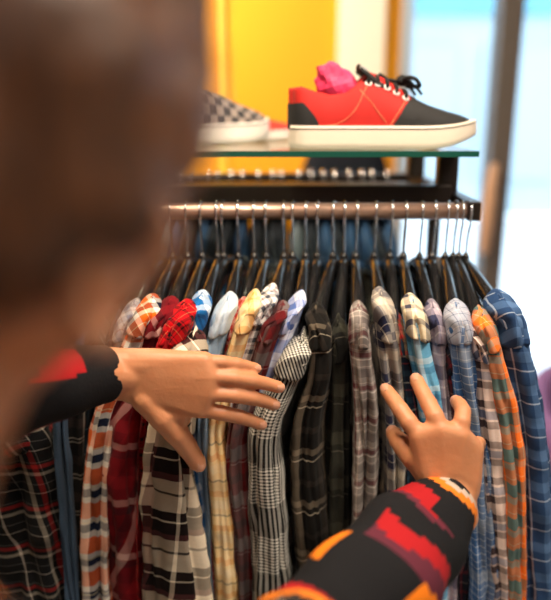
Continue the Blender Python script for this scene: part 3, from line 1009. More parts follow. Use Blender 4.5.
def shoe(label, loc, rz, m_up, m_toe, m_sole, laced=True, name='skate_shoe', z=None):
    root = empty(name, loc, rz)
    tag(root, label, 'shoe', 'shoes on the glass shelf')
    # sole
    ts = [0, .004, .012, .03, .06, .1, .2, .3, .4, .5, .6, .7, .78, .85, .9, .94, .97, .985, .995, 1]

    def ring(gr, z):
        up = []
        for t in ts:
            up.append((t * SL + (gr if t > .5 else -gr) * (1 if t in (0, 1) else 0.5 if t < .05 or t > .95 else 0), interp(HW, t) + gr, t))
        pts = [(x, y, z + (lerp(.019, .009, min(1, z / .036)) * max(0, (t - .70) / .30) ** 2)) for x, y, t in up] + [(x, -y, z + (lerp(.019, .009, min(1, z / .036)) * max(0, (t - .70) / .30) ** 2)) for x, y, t in reversed(up)]
        return pts
    b = MB()
    b.grid([ring(.000, 0), ring(.004, .002), ring(.005, .010), ring(.004, .030), ring(.003, .036), ring(-.004, .036)], closed=True, cap0=True, cap1=True, flip=True)
    b.build('sole', m_sole, root, bevel=0)
    b = MB()
    b.tube([Vector(p) for p in ring(.0040, .0315)] + [Vector(ring(.0040, .0315)[0])], .0009, 6)
    b.build('foxing_stripe', M_line, root)
    # upper: both sides
    T = [0.0001 + i / 30 * .6599 for i in range(31)] if laced else None
    b = MB()
    if laced:
        rows = []
        nq = 12
        for t in T:
            rows.append([up_pt(t, q / nq, 1) for q in range(nq + 1)])
        b.grid(rows, flip=False)
        rows = []
        for t in T:
            rows.append([up_pt(t, q / nq, -1) for q in range(nq + 1)])
        b.grid(rows, flip=True)
        rows = [[up_pt(0.0001, q / nq, 1), up_pt(0.0001, q / nq, 1) * .5 + up_pt(0.0001, q / nq, -1) * .5 - Vector((.006, 0, 0)), up_pt(0.0001, q / nq, -1)] for q in range(nq + 1)]
        b.grid(rows)
    else:
        rows = []
        for i in range(31):
            t = lerp(.30, 1, i / 30)
            hh = interp([(.30, .105), (.4, .098), (.55, .088), (.7, .073), (.85, .061), (.95, .053), (1, .042)], t) - Z0
            w_ = interp(HW, t) * .97
            rows.append([Vector((t * SL, w_ * math.copysign(abs(math.cos(a)) ** .75, math.cos(a)), Z0 + hh * math.sin(a) ** .9)) for a in [math.pi * (k / 20) for k in range(21)]])
        b.grid(rows, uvf=lambda i, j: (i / 30 * .2, j / 20 * .16))
        for sg in (1, -1):
            rows = []
            for i in range(16):
                t = 0.0001 + i / 15 * .32
                hh = interp([(0, .098), (.1, .092), (.2, .088), (.32, .094)], t) - Z0
                w_ = interp(HW, t) * .97
                rows.append([Vector((t * SL, sg * w_ * (1 - .3 * (q / 8) ** 2), Z0 + hh * q / 8)) for q in range(9)])
            b.grid(rows, flip=sg < 0, uvf=lambda i, j: (i / 15 * .1, j / 8 * .06))
    u = b.build('upper', m_up, root)
    sol = u.modifiers.new('solid', 'SOLIDIFY')
    sol.thickness = 0.0025
    sol.offset = -1
    # toe and heel panels
    if laced:
        b = MB()
        nq = 14
        for sg in (1, -1):
            rows = []
            for i in range(25):
                row = []
                for q in range(nq + 1):
                    qq = q / nq
                    t0 = .52 + .13 * qq ** .8
                    t = lerp(t0, .9999, i / 24)
                    if t < .66:
                        row.append(up_pt(t, qq, sg, .0012).lerp(up_pt(.66, qq, sg, .0012) - Vector(((.66 - t) * SL, 0, 0)), sstep(.52, .66, t) if qq > .3 else 0))
                    else:
                        row.append(up_pt(t, qq, sg, .0012))
                rows.append(row)
            b.grid(rows, flip=sg < 0)
        b.build('toe_cap', m_toe, root)
        b = MB()
        for sg in (1, -1):
            rows = []
            for i in range(9):
                row = []
                for q in range(9):
                    qq = q / 8 * .62
                    t = 0.0001 + (i / 8) * (.145 - .085 * (q / 8) ** 2)
                    row.append(up_pt(t, qq, sg, .0013) - Vector((.001, 0, 0)))
                rows.append(row)
            b.grid(rows, flip=sg < 0)
        rows = [[up_pt(0.0001, q / 8 * .62, 1, .0013), up_pt(0.0001, q / 8 * .62, 1).lerp(up_pt(0.0001, q / 8 * .62, -1), .5) - Vector((.0078, 0, 0)), up_pt(0.0001, q / 8 * .62, -1, .0013)] for q in range(9)]
        b.grid(rows)
        b.build('heel_counter', m_toe, root)
        # stitched seam lines on the side
        for sg in (1, -1):
            b = MB()
            b.tube([up_pt(.505 + .13 * (q / 10) ** .8, q / 10, sg, .0012) for q in range(11)], .0007, 6)
            b.tube([up_pt(lerp(.36, .50, q / 10), lerp(.80, .10, (q / 10) ** .7), sg, .0008) for q in range(11)], .0006, 6)
            b.tube([up_pt(lerp(.16, .40, q / 10), lerp(.10, .80, (q / 10) ** 2), sg, .0008) for q in range(11)], .0006, 6)
            b.build('stitching', M_stitch, root)
        # tongue
        rows = []
        for i in range(15):
            t = i / 14
            x = lerp(.345, .66, t) * SL
            zc = lerp(.127, .076, t) - 0.006 * math.sin(t * math.pi)
            hw = lerp(.026, .018, t)
            rows.append([Vector((x + .004 * abs(k) / 4, hw * k / 4, zc - .010 * (abs(k) / 4) ** 2)) for k in range(-4, 5)])
        b = MB()
        b.grid(rows)
        tn = b.build('tongue', m_toe, root)
        sol = tn.modifiers.new('solid', 'SOLIDIFY')
        sol.thickness = 0.005
        b = MB()
        b.box((.372 * SL + .002, -.014, .1235), (.012, .012, .003), Matrix.Rotation(.35, 3, 'Y'))
        b.build('tongue_label', M_label, tn, smooth=False)
        # eyelets and laces
        EY = [(.405, .80), (.455, .80), (.505, .80), (.555, .79), (.605, .78)]
        ep = {}
        for n_, (t, q) in enumerate(EY):
            for sg in (1, -1):
                p = up_pt(t, q, sg, .0012)
                nrm = (up_pt(t + .01, q, sg) - up_pt(t - .01, q, sg)).cross(up_pt(t, q, sg) - up_pt(t, q - .06, sg)).normalized()
                if nrm.y * sg < 0:
                    nrm.negate()
                a = nrm.cross(Vector((1, 0, 0))).normalized()
                c = nrm.cross(a)
                b = MB()
                ring_ = [p + nrm * .0006 + (a * math.cos(k * math.pi / 8) + c * math.sin(k * math.pi / 8)) * .0042 for k in range(17)]
                b.tube(ring_, .0017, 8)
                b.build('eyelet', M_eye, root)
                ep[n_, sg] = (p, nrm)
        for n_ in range(5):
            (p, a), (q, c) = ep[n_, 1], ep[n_, -1]
            mid = (p + q) / 2 + Vector((0, 0, .013))
            pts = [p + a * .002, p + a * .004 + Vector((0, -.003, .006)), mid + Vector((0, .006, 0)), mid + Vector((0, -.006, 0)), q + c * .004 + Vector((0, .003, .006)), q + c * .002]
            b = MB()
            b.tube([Vector(v) for v in spline([tuple(v) for v in pts], 16)], .0028, 8)
            b.build('lace', M_lace, root)
        # bow lying over the vamp
        c = Vector((.590 * SL, -.004, .103))
        b = MB()
        for sg, k in ((1, 1), (-1, 1)):
            lp = [c, c + Vector((.006, sg * .014, .006)), c + Vector((.018, sg * .024, .004)), c + Vector((.026, sg * .021, -.007)), c + Vector((.014, sg * .010, -.005)), c]
            b.tube([Vector(v) for v in spline([tuple(v) for v in lp], 22)], .0032, 8)
            tl = [c, c + Vector((.008, sg * .012, .0)), c + Vector((.022, sg * .020, -.010)), c + Vector((.030, sg * .022, -.020))]
            b.tube([Vector(v) for v in spline([tuple(v) for v in tl], 14)], .0024, 8)
        b.ball(c + Vector((.002, 0, .002)), (.010, .010, .009))
        b.ball(c + Vector((.012, -.006, -.004)), (.009, .008, .006))
        b.tube([c, c + Vector((-.02, 0, .003)), c + Vector((-.036, 0, .012))], .003, 8)
        b.build('bow', M_lace, root)
    return root


sa = P(292, 150, 1.165)
shoe1 = shoe('red suede lace-up skate shoe with black toe and white sole on glass shelf', (sa.x, 1.168, SH_T), math.radians(2), M_red, M_blk, M_sole)

# pink tissue stuffed in the red shoe
M_pink = plain('pink_tissue', (0.85, 0.05, 0.16), 0.6, bump=0.3, bscale=60)
b = MB()
rows = []
for i in range(15):
    a = math.pi * (.03 + .94 * i / 14)
    row = []
    for k in range(24):
        ph = k * math.pi / 12
        d = Vector((math.sin(a) * math.cos(ph), math.sin(a) * math.sin(ph), math.cos(a)))
        r = 1 + .42 * noise.noise(d * 1.6 + Vector((3, 1, 7))) + .10 * noise.noise(d * 5)
        v = Vector((d.x * .030, d.y * .017, d.z * .036)) * r
        v.x -= .30 * v.z
        row.append(v)
    rows.append(row)
b.grid(rows, closed=True, cap0=True, cap1=True, flip=True)
ti = b.build('tissue_paper', M_pink, smooth=False)
ti.location = (shoe1.location.x + .073, shoe1.location.y + .002, SH_T + .098)
ti.rotation_euler = (0, -.25, 0)
tag(ti, 'crumpled bright pink tissue paper stuffed into the red shoe', 'tissue paper')

# checkered shoe
mc, t, bs = new_mat('black_white_checker')
tc = t.nodes.new('ShaderNodeTexCoord')
ck = t.nodes.new('ShaderNodeTexChecker')
ck.inputs['Scale'].default_value = 62
ck.inputs['Color1'].default_value = (0.36, 0.29, 0.25, 1)
ck.inputs['Color2'].default_value = (0.035, 0.035, 0.04, 1)
t.links.new(tc.outputs['UV'], ck.inputs['Vector'])
t.links.new(ck.outputs['Color'], bs.inputs['Base Color'])
bs.inputs['Roughness'].default_value = 0.8
M_sole2 = plain('white_rubber', (0.86, 0.78, 0.70), 0.6)
yaw = math.radians(47)
toe = P(262, 139, 1.45)
shoe('grey and black checkered slip-on shoe at the left of the glass shelf', (toe.x - SL * math.cos(yaw), 1.44 - SL * math.sin(yaw), SH_T), yaw, mc, mc, M_sole2, laced=False, name='slip_on_shoe')
yaw2 = math.radians(50)
toe = P(291, 137, 1.545)
low = shoe('low red and white shoe mostly hidden behind the checkered slip-on', (toe.x - SL * math.cos(yaw2), 1.545 - SL * math.sin(yaw2), SH_T), yaw2, plain('bright_red_canvas', (0.85, 0.05, 0.03), 0.8), M_sole2, M_sole2, laced=False, name='slip_on_shoe')
low.scale = (1, 1, .55)

# ------------------------------------------------------------------ background things
M_bag = plain('black_navy_nylon', (0.008, 0.010, 0.016), 0.9, spec=.2, bump=0.1, bscale=90)
ped = empty('pedestal', (P(345, 165, 2.6).x, 2.6, 0))
tag(ped, 'pale pedestal behind the rack under the dark bag', 'pedestal')
bz = P(345, 200, 2.6).z
b = MB()
b.box((0, 0, bz / 2 - .02), (.30, .30, bz - .04))
b.build('column', M_white, ped, smooth=False, bevel=.004)
b = MB()
b.box((0, 0, bz - .02), (.36, .36, .04))
b.build('top', M_white, ped, smooth=False, bevel=.004)
bag = empty('handbag', (ped.location.x, 2.6, bz))
tag(bag, 'dark handbag standing beyond the rack, seen under the glass shelf', 'bag')
rows = []
for i in range(14):
    t = i / 13
    z = t * .27
    e = (1 - .55 * t ** 2.2) * (1 if i else .94)
    if i == 13:
        e *= .8
    rows.append([(.17 * e * math.copysign(abs(math.cos(a)) ** .6, math.cos(a)), .09 * e * math.copysign(abs(math.sin(a)) ** .6, math.sin(a)), z) for a in [k * math.pi / 12 for k in range(24)]])
b = MB()
b.grid(rows, closed=True, cap0=True, cap1=True)
b.build('body', M_bag, bag)
b = MB()
b.tube([(-.07 * math.cos(k * math.pi / 12), 0, .24 + .09 * math.sin(k * math.pi / 12)) for k in range(13)], .008, 8)
b.build('strap', M_bag, bag)

# purple tub chair by the window
M_purple = plain('purple_velvet', (0.26, 0.13, 0.32), 0.85, bump=.1, bscale=80)
M_wood = plain('brown_wood', (0.20, 0.09, 0.06), 0.5, var=.2, bscale=30)
ctr = P(553, 420, 1.95)
ch = empty('armchair', (ctr.x + .30, 2.10, 0), math.radians(15))
tag(ch, 'purple rounded armchair by the window at the right edge', 'armchair')
zt = P(545, 386, 1.95).z - .07
rows = []
for (r, z) in ((.27, .40), (.285, .44), (.30, zt - .06), (.295, zt - .015), (.27, zt), (.245, zt - .015), (.235, zt - .06), (.23, .42)):
    rows.append([(r * math.cos(a), r * math.sin(a), z - .10 * sstep(.2, 1, abs(k - 15) / 15)) if z > .5 else (r * math.cos(a), r * math.sin(a), z) for k, a in [(k, math.radians(-20 + 220 * k / 30)) for k in range(31)]])
b = MB()
b.grid(rows)
b.build('backrest', M_purple, ch)
b = MB()
rows = []
for (r, z) in ((.20, .33), (.268, .345), (.272, .40), (.255, .45), (.20, .462)):
    rows.append([(r * math.cos(a), r * math.sin(a), z) for a in [k * math.pi / 16 for k in range(32)]])
b.grid(rows, closed=True, cap0=True, cap1=True)
b.build('seat', M_purple, ch)
b = MB()
rows = [[(r * math.cos(a), r * math.sin(a), z) for a in [k * math.pi / 16 for k in range(32)]] for r, z in ((.25, .29), (.27, .30), (.27, .335), (.25, .345))]
b.grid(rows, closed=True, cap0=True, cap1=True)
b.build('base_ring', M_wood, ch)
for sx in (1, -1):
    for sy in (1, -1):
        b = MB()
        b.tube([(sx * .15, sy * .15, .30), (sx * .19, sy * .19, 0)], [.02, .012], 12)
        b.build('leg', M_wood, ch)

# ------------------------------------------------------------------ the person
m_skin, t, bs = new_mat('skin')
tc = t.nodes.new('ShaderNodeTexCoord')
n1 = t.nodes.new('ShaderNodeTexNoise')
n1.inputs['Scale'].default_value = 28
n1.inputs['Detail'].default_value = 6
t.links.new(tc.outputs['Object'], n1.inputs['Vector'])
c = mix_col(t, n1.outputs['Fac'], (0.50, 0.195, 0.085), (0.66, 0.30, 0.155))
t.links.new(c, bs.inputs['Base Color'])
bs.inputs['Roughness'].default_value = 0.48
bs.inputs['Subsurface Weight'].default_value = 0.12
bs.inputs['Subsurface Radius'].default_value = (0.02, 0.006, 0.003)
bs.inputs['Subsurface Scale'].default_value = 0.3
n2 = t.nodes.new('ShaderNodeTexNoise')
n2.inputs['Scale'].default_value = 170
n2.inputs['Detail'].default_value = 4
t.links.new(tc.outputs['Object'], n2.inputs['Vector'])
bp = t.nodes.new('ShaderNodeBump')
bp.inputs['Strength'].default_value = 0.25
bp.inputs['Distance'].default_value = 0.0015
t.links.new(n2.outputs['Fac'], bp.inputs['Height'])
t.links.new(bp.outputs[0], bs.inputs['Normal'])
M_nail = plain('fingernail', (0.62, 0.31, 0.20), 0.36, spec=.35)
M_trouser = plain('dark_trousers', (0.03, 0.035, 0.05), 0.85, bump=.1, bscale=200)
M_shoe = plain('dark_shoes', (0.02, 0.02, 0.02), 0.6)

SHR = Vector((-.045, .20, 1.31))
SHL = Vector((-.365, .27, 1.34))
WR = P(452, 500, .775)
WL = P(112, 373, .835)
ELR = P(306, 658, .54)
ELL = P(-170, 420, .58)
HC = P(-26, 172, .29)          # head centre
NECKB = Vector((-.205, .235, 1.38))
PEL = Vector((-.195, .10, .93))
HIPR = Vector((-.10, .08, .90))
HIPL = Vector((-.29, .12, .90))

body = MB()


def limb(pts, rad, n=16, ecc=1.0):
    k = max(8, 6 * len(pts))
    sp = spline([(*Vector(p), r) for p, r in zip(pts, rad)], k)
    body.tube([Vector(s[:3]) for s in sp], [max(.003, s[3]) for s in sp], n, ecc, dome=True)


# trunk
sx = (SHR - SHL).normalized()
sy = Vector((-sx.y, sx.x, 0)).normalized()
rows = []
for z, hw, hd, sh in ((.84, .11, .09, 0), (.88, .150, .105, 0), (.96, .165, .11, 0), (1.08, .145, .10, .15), (1.20, .160, .11, .5), (1.30, .165, .105, .9), (1.355, .15, .085, 1), (1.39, .10, .065, 1), (1.42, .055, .055, 1)):
    c = PEL.lerp((SHR + SHL) / 2, sh)
    c.z = z
    rows.append([c + sx * hw * math.cos(a) + sy * hd * math.sin(a) for a in [k * math.pi / 16 for k in range(32)]])
body.grid(rows, closed=True, cap0=True, cap1=True)
# neck
limb([NECKB - Vector((0, 0, .04)), NECKB.lerp(HC, .4), HC - Vector((.012, .01, .04))], [.060, .050, .050], 20)
# arms
limb([SHR - sx * .03, SHR, SHR.lerp(ELR, .5), ELR, ELR.lerp(WR, .4), WR], [.05, .052, .044, .038, .037, .027])
limb([SHL + sx * .03, SHL, SHL.lerp(ELL, .5), ELL, ELL.lerp(WL, .4), WL], [.05, .052, .044, .038, .037, .027])
# legs
FTR = Vector((-.09, .05, .06))
FTL = Vector((-.31, .12, .06))
for hip, ft in ((HIPR, FTR), (HIPL, FTL)):
    kn = hip.lerp(ft, .5) + Vector((0, .02, 0))
    limb([hip, hip.lerp(kn, .4), kn, kn.lerp(ft, .35), ft], [.085, .075, .052, .054, .036])
    limb([ft - Vector((0, .03, .02)), ft + Vector((0, .1, -.025)), ft + Vector((0, .17, -.035))], [.034, .03, .02], 12)

# head (facing +y, turned a little right and down)
HEADM = Matrix.Translation(HC) @ Matrix.Rotation(math.radians(-24), 4, 'Z') @ Matrix.Rotation(math.radians(14), 4, 'Y') @ Matrix.Rotation(math.radians(-16), 4, 'X')


def gauss(d, c, s):
    return math.exp(-((d[0] - c[0]) ** 2 + (d[1] - c[1]) ** 2 + (d[2] - c[2]) ** 2) / (2 * s * s))


def head_pt(d):
    """d unit direction; returns local head point (face +y)"""
    x, y, z = d
    rx, ry, rz = .078, .098, .118
    if z < 0:
        jaw = sstep(0, -1, z)
        rx = lerp(.076, .052, jaw)
        ry = lerp(.098, .085, jaw) if y > 0 else lerp(.098, .060, jaw)
        rz = .122
    p = Vector((x * rx, y * ry, z * rz))
    n = Vector(d)
    ax = abs(x)
    bump = 0
    bump += .022 * gauss((x, y, z), (0, .97, -.22), .075)
    bump += .012 * gauss((x, y, z), (0, .99, -.08), .06)
    bump += .007 * gauss((x, y, z), (0, .80, -.62), .13)      # mouth
    bump += .010 * gauss((x, y, z), (0, .66, -.85), .16)      # chin
    bump += .005 * gauss((ax, y, z), (.30, .95, .18), .16)    # brow
    bump -= .010 * gauss((ax, y, z), (.36, .92, .02), .11)    # sockets
    bump += .006 * gauss((ax, y, z), (.55, .78, -.22), .18)   # cheekbone
    bump -= .003 * gauss((x, y, z), (0, .86, -.54), .03)
    return p + n * bump


NH, NV_ = 72, 54


def head_rows(off=0.0, sel=None):
    rows = []
    for i in range(NV_ + 1):
        a = math.pi * (.01 + .98 * i / NV_)
        r = []
        for k in range(NH):
            ph = 2 * math.pi * k / NH
            d = (math.sin(a) * math.cos(ph), math.sin(a) * math.sin(ph), math.cos(a))
            r.append(head_pt(d))
        rows.append(r)
    return rows


hr_ = head_rows()
body.grid([[HEADM @ v for v in r] for r in hr_], closed=True, cap0=True, cap1=True, flip=True)
for sg in (1, -1):    # ears
    pts = []
    for k in range(15):
        a = math.radians(-100 + k * 270 / 14)
        pts.append(HEADM @ Vector((sg * (.080 + .010 * (1 - math.cos(a)) * .5), -.008 - .016 * math.cos(a), -.012 + .028 * math.sin(a))))
    body.tube(pts, [.0055] * 15, 8, dome=True)
    body.ball(HEADM @ Vector((sg * .076, -.004, -.014)), (.008, .013, .022), 12, 8)


# hands
def finger(js, r0, r1, nail=None):
    pts = [P(*j) for j in js]
    n = len(pts)
    rad = [lerp(r0, r1, i / (n - 1)) for i in range(n)]
    if n >= 4:
        rad[1] *= 1.02
        rad[2] *= 1.03
    sp = []
    for i in range(n - 1):
        for k in range(4):
            u = k / 4
            sp.append((*pts[i].lerp(pts[i + 1], u), lerp(rad[i], rad[i + 1], u) * (1 - .05 * math.sin(u * math.pi))))
    sp.append((*pts[-1], rad[-1]))
    body.tube([Vector(s[:3]) for s in sp], [s[3] for s in sp], 14, dome=True)
    return pts, rad


NAILS = []


def palm(knuckles, wrist, rk, rw):
    ks = [P(*k) for k in knuckles]
    w0, w1 = wrist
    for i in range(13):
        u = i / 12 * (len(ks) - 1)
        j = min(int(u), len(ks) - 2)
        k = ks[j].lerp(ks[j + 1], u - j)
        wv = w0.lerp(w1, i / 12)
        body.tube([wv, wv.lerp(k, .35), wv.lerp(k, .7), k], [rw, lerp(rw, rk, .4) + .001, rk + .0005, rk * .93], 12, dome=True)


# left hand: back up, fingers to the right, thumb hanging down
fl = [
    [(204, 361, .838), (222, 362, .842), (237, 364, .850), (246, 366, .858), (255, 368, .864)],     # little
    [(209, 376, .833), (234, 378, .838), (253, 381, .848), (266, 383.5, .857), (278, 387, .863)],   # ring
    [(208, 393, .831), (234, 395, .836), (252, 398, .847), (263, 400.5, .857), (273, 404, .863)],   # middle
    [(200, 409, .832), (222, 413, .836), (240, 417, .846), (250, 420, .855), (260, 424, .861)],     # index
]
for js, r in zip(fl, (.0092, .0104, .0107, .0105)):
    pts, rad = finger(js, r * 1.06, r * .84)
    NAILS.append((pts, rad[-1]))
wl0 = P(130, 362, .842)
wl1 = P(130, 389, .842)
palm([j[0] for j in fl], (wl0, wl1), .0138, .0185)
th = [(146, 398, .838), (163, 417, .836), (177, 433, .842), (187, 447, .851), (197, 462, .858)]
pts, rad = finger(th, .0205, .0128)
NAILS.append((pts, rad[-1]))
body.tube([P(140, 388, .842), P(166, 412, .838), P(184, 413, .836)], [.018, .016, .012], 12, dome=True)
body.tube([P(172, 420, .840), P(184, 420, .838)], [.010, .009], 12, dome=True)
for py_ in (364, 374, 385):
    body.tube([P(88, py_ - 2, .838), P(128, py_, .842), P(150, py_ + 1, .840)], [.0215, .0205, .018], 14, dome=True)
body.tube([WL, P(128, 374, .842)], [.026, .026], 16, dome=True)

# right hand: back to the camera, fingers up and spread
frr = [
    [(419, 436, .792), (409, 422, .800), (400, 409, .815), (393, 399, .832), (387, 391, .846)],      # index
    [(440, 430, .788), (435, 416, .796), (429, 404, .812), (422, 391, .830), (417, 381, .846)],      # middle
    [(460, 435, .788), (462, 421, .794), (463, 411, .806), (460, 405, .824), (457, 402, .838)],      # ring
    [(473, 449, .794), (477, 443, .803), (479, 443, .815), (478, 448, .828), (476, 452, .838)],      # little
]
for n_, (js, r) in enumerate(zip(frr, (.0112, .0114, .0108, .0092))):
    pts, rad = finger(js, r * 1.08, r * .86)
    if n_ < 3:
        NAILS.append((pts, rad[-1]))
wr0 = P(432, 484, .784)
wr1 = P(465, 490, .784)
palm([j[0] for j in frr], (wr0, wr1), .0150, .0185)
th = [(426, 470, .792), (413, 456, .800), (404, 446, .814), (398, 440, .828), (394, 434, .842)]
pts, rad = finger(th, .0185, .0110)
NAILS.append((pts, rad[-1]))
body.tube([P(432, 470, .795), P(420, 455, .800), P(425, 442, .798)], [.015, .014, .010], 12, dome=True)
for dx_ in (-9, 0, 9):
    body.tube([P(452 + dx_, 516, .774), P(449 + dx_, 492, .782), P(447 + dx_, 478, .786)], [.022, .021, .019], 14, dome=True)
body.tube([WR, P(449, 487, .784)], [.027, .026], 16, dome=True)

pers = body.build('person', m_skin)
tag(pers, 'person seen over the shoulder in a black patterned jacket, both hands parting the shirts', 'person')
rm = pers.modifiers.new('remesh', 'REMESH')
rm.mode = 'VOXEL'
rm.voxel_size = 0.0024
rm.use_smooth_shade = True
sm = pers.modifiers.new('smooth', 'SMOOTH')
sm.factor = 0.5
sm.iterations = 5

# nails
for pts, r in NAILS:
    d = (pts[-1] - pts[-2]).normalized()
    c = pts[-1] + d * r * .15
    vd = (CAM - c).normalized()
    nrm = (vd - d * vd.dot(d)).normalized()
    sdv = d.cross(nrm)
    rows = []
    for i in range(9):
        u = -1 + 2 * i / 8
        row = []
        for k in range(9):
            v = -1 + 2 * k / 8
            ww = .70 * math.sqrt(max(.02, 1 - u ** 4))
            q = c + d * (u * r * .72) + sdv * (v * r * ww) + nrm * (r * (.97 - .36 * (v * ww / .70) ** 2 - .20 * max(0, u) ** 2))
            row.append(q)
        rows.append(row)
    b = MB()
    b.grid(rows)
    o = b.build('fingernail', M_nail, pers)
    so = o.modifiers.new('solid', 'SOLIDIFY')
    so.thickness = .0012

# eyes
for sg in (1, -1):
    b = MB()
    b.ball(HEADM @ Vector((sg * .030, .076, .004)), .0125, 16, 12)
    b.build('eye', plain('eye_white', (.8, .78, .75), .2), pers)
    b = MB()
    b.ball(HEADM @ Vector((sg * .030, .0855, .004)), .0055, 12, 8)
    b.build('iris', plain('brown_iris', (.05, .025, .015), .15), pers)

# hair: a shell grown off the skull, down to the nape
m_hair, t, bs = new_mat('brown_hair')
tc = t.nodes.new('ShaderNodeTexCoord')
mp = t.nodes.new('ShaderNodeMapping')
mp.inputs['Scale'].default_value = (70, 70, 9)
t.links.new(tc.outputs['Object'], mp.inputs['Vector'])
n1 = t.nodes.new('ShaderNodeTexNoise')
n1.inputs['Scale'].default_value = 3
n1.inputs['Detail'].default_value = 6
t.links.new(mp.outputs[0], n1.inputs['Vector'])
rp2 = t.nodes.new('ShaderNodeValToRGB')
rp2.color_ramp.elements[0].position = .36
rp2.color_ramp.elements[0].color = (0.030, 0.012, 0.005, 1)
rp2.color_ramp.elements[1].position = .68
rp2.color_ramp.elements[1].color = (0.17, 0.058, 0.018, 1)
t.links.new(n1.outputs['Fac'], rp2.inputs[0])
t.links.new(rp2.outputs[0], bs.inputs['Base Color'])
bs.inputs['Roughness'].default_value = 0.5
rows = []
for i in range(61):
    r = []
    for k in range(96):
        ph = 2 * math.pi * k / 96
        fr_ = math.sin(ph)                     # +1 at the face, -1 at the nape
        amax = math.radians(interp([(-1, 116), (-.4, 112), (.05, 100), (.25, 90), (.55, 62), (1, 54)], fr_))
        a = amax * i / 60 + .005
        d = (math.sin(a) * math.cos(ph), math.sin(a) * math.sin(ph), math.cos(a))
        dv = Vector(d)
        th = .013 * sstep(1.0, .80, i / 60) + .0015
        th *= 1 + .6 * noise.noise(dv * 3.2) + .45 * noise.noise(Vector((dv.x * 14, dv.y * 14, dv.z * 4)))
        if i == 60:
            th = -.004
        r.append(HEADM @ (head_pt(d) + dv * th))
    rows.append(r)
b = MB()
b.grid(rows, closed=True, cap0=True, flip=True)
b.build('hair', m_hair, pers)
for sg in (1, -1):    # eyebrows
    b = MB()
    b.tube([HEADM @ (head_pt(Vector(v).normalized()) * 1.01) for v in ((sg * .16, .95, .20), (sg * .32, .92, .24), (sg * .50, .85, .20))], [.003, .004, .002], 8)
    b.build('eyebrow', m_hair, pers)

# jacket material: black knit with jagged orange / red / cream bands
mj, t, bs = new_mat('black_pattern_jacket')
tc = t.nodes.new('ShaderNodeTexCoord')
sp_ = t.nodes.new('ShaderNodeSeparateXYZ')
t.links.new(tc.outputs['UV'], sp_.inputs[0])
tri = math_node(t, 'PINGPONG', sp_.outputs[0], 0.055)
stp = math_node(t, 'SNAP', math_node(t, 'MULTIPLY', tri, 0.5), 0.006)
vv = math_node(t, 'ADD', sp_.outputs[1], stp)
rmp = t.nodes.new('ShaderNodeValToRGB')
rmp.color_ramp.interpolation = 'CONSTANT'
els = [(0, BK), (.030, (.50, .40, .33)), (.062, (.75, .20, .02)), (.105, BK), (.17, (.36, .012, .016)), (.26, (.12, .02, .035)), (.29, BK), (.40, (.36, .012, .016)), (.47, (.10, .02, .035)), (.54, (.82, .21, .012)), (.68, BK), (.80, (.36, .012, .016)), (.87, BK), (.93, (.75, .20, .02))]
cr = rmp.color_ramp
cr.elements[0].position = 0
cr.elements[0].color = (*BK, 1)
cr.elements[1].position = els[1][0]
cr.elements[1].color = (*els[1][1], 1)
for p_, c_ in els[2:]:
    e = cr.elements.new(p_)
    e.color = (*c_, 1)
t.links.new(math_node(t, 'FRACT', math_node(t, 'MULTIPLY', vv, 1 / .36)), rmp.inputs[0])
# patches: every other stretch round the sleeve is plain black
pm = math_node(t, 'FRACT', math_node(t, 'MULTIPLY', math_node(t, 'ADD', sp_.outputs[0], math_node(t, 'MULTIPLY', math_node(t, 'SNAP', sp_.outputs[1], .09), .7)), 1 / .165))
mask = math_node(t, 'MAXIMUM', math_node(t, 'LESS_THAN', pm, .55), math_node(t, 'LESS_THAN', sp_.outputs[1], .034))
c = mix_col(t, mask, BK, rmp.outputs[0])
t.links.new(c, bs.inputs['Base Color'])
bs.inputs['Roughness'].default_value = .9
bs.inputs['Specular IOR Level'].default_value = .15
n2 = t.nodes.new('ShaderNodeTexNoise')
n2.inputs['Scale'].default_value = 300
t.links.new(tc.outputs['Object'], n2.inputs['Vector'])
bp = t.nodes.new('ShaderNodeBump')
bp.inputs['Strength'].default_value = .3
bp.inputs['Distance'].default_value = .003
t.links.new(n2.outputs['Fac'], bp.inputs['Height'])
t.links.new(bp.outputs[0], bs.inputs['Normal'])

rows = []
ln = []
for z, hw, hd, sh in ((.80, .185, .135, 0), (.81, .195, .145, 0), (.95, .195, .140, .05), (1.08, .180, .130, .2), (1.20, .185, .135, .5), (1.30, .180, .125, .9), (1.355, .165, .105, 1), (1.39, .125, .085, 1), (1.415, .085, .075, 1), (1.435, .078, .074, 1), (1.44, .070, .068, 1), (1.42, .066, .064, 1)):
    c = PEL.lerp((SHR + SHL) / 2, sh)
    c.z = z
    rows.append([c + sx * hw * math.cos(a) * (1 + .03 * noise.noise(Vector((math.cos(a), math.sin(a), z * 8)))) + sy * hd * math.sin(a) for a in [k * math.pi / 24 for k in range(48)]])
    ln.append(z)
b = MB()
b.grid(rows, closed=True, uvf=lambda i, j: (j / 48 * 1.1, ln[i]))
jk = b.build('jacket', mj, pers)
jk['label'] = 'black jacket with jagged red, orange and cream pattern'


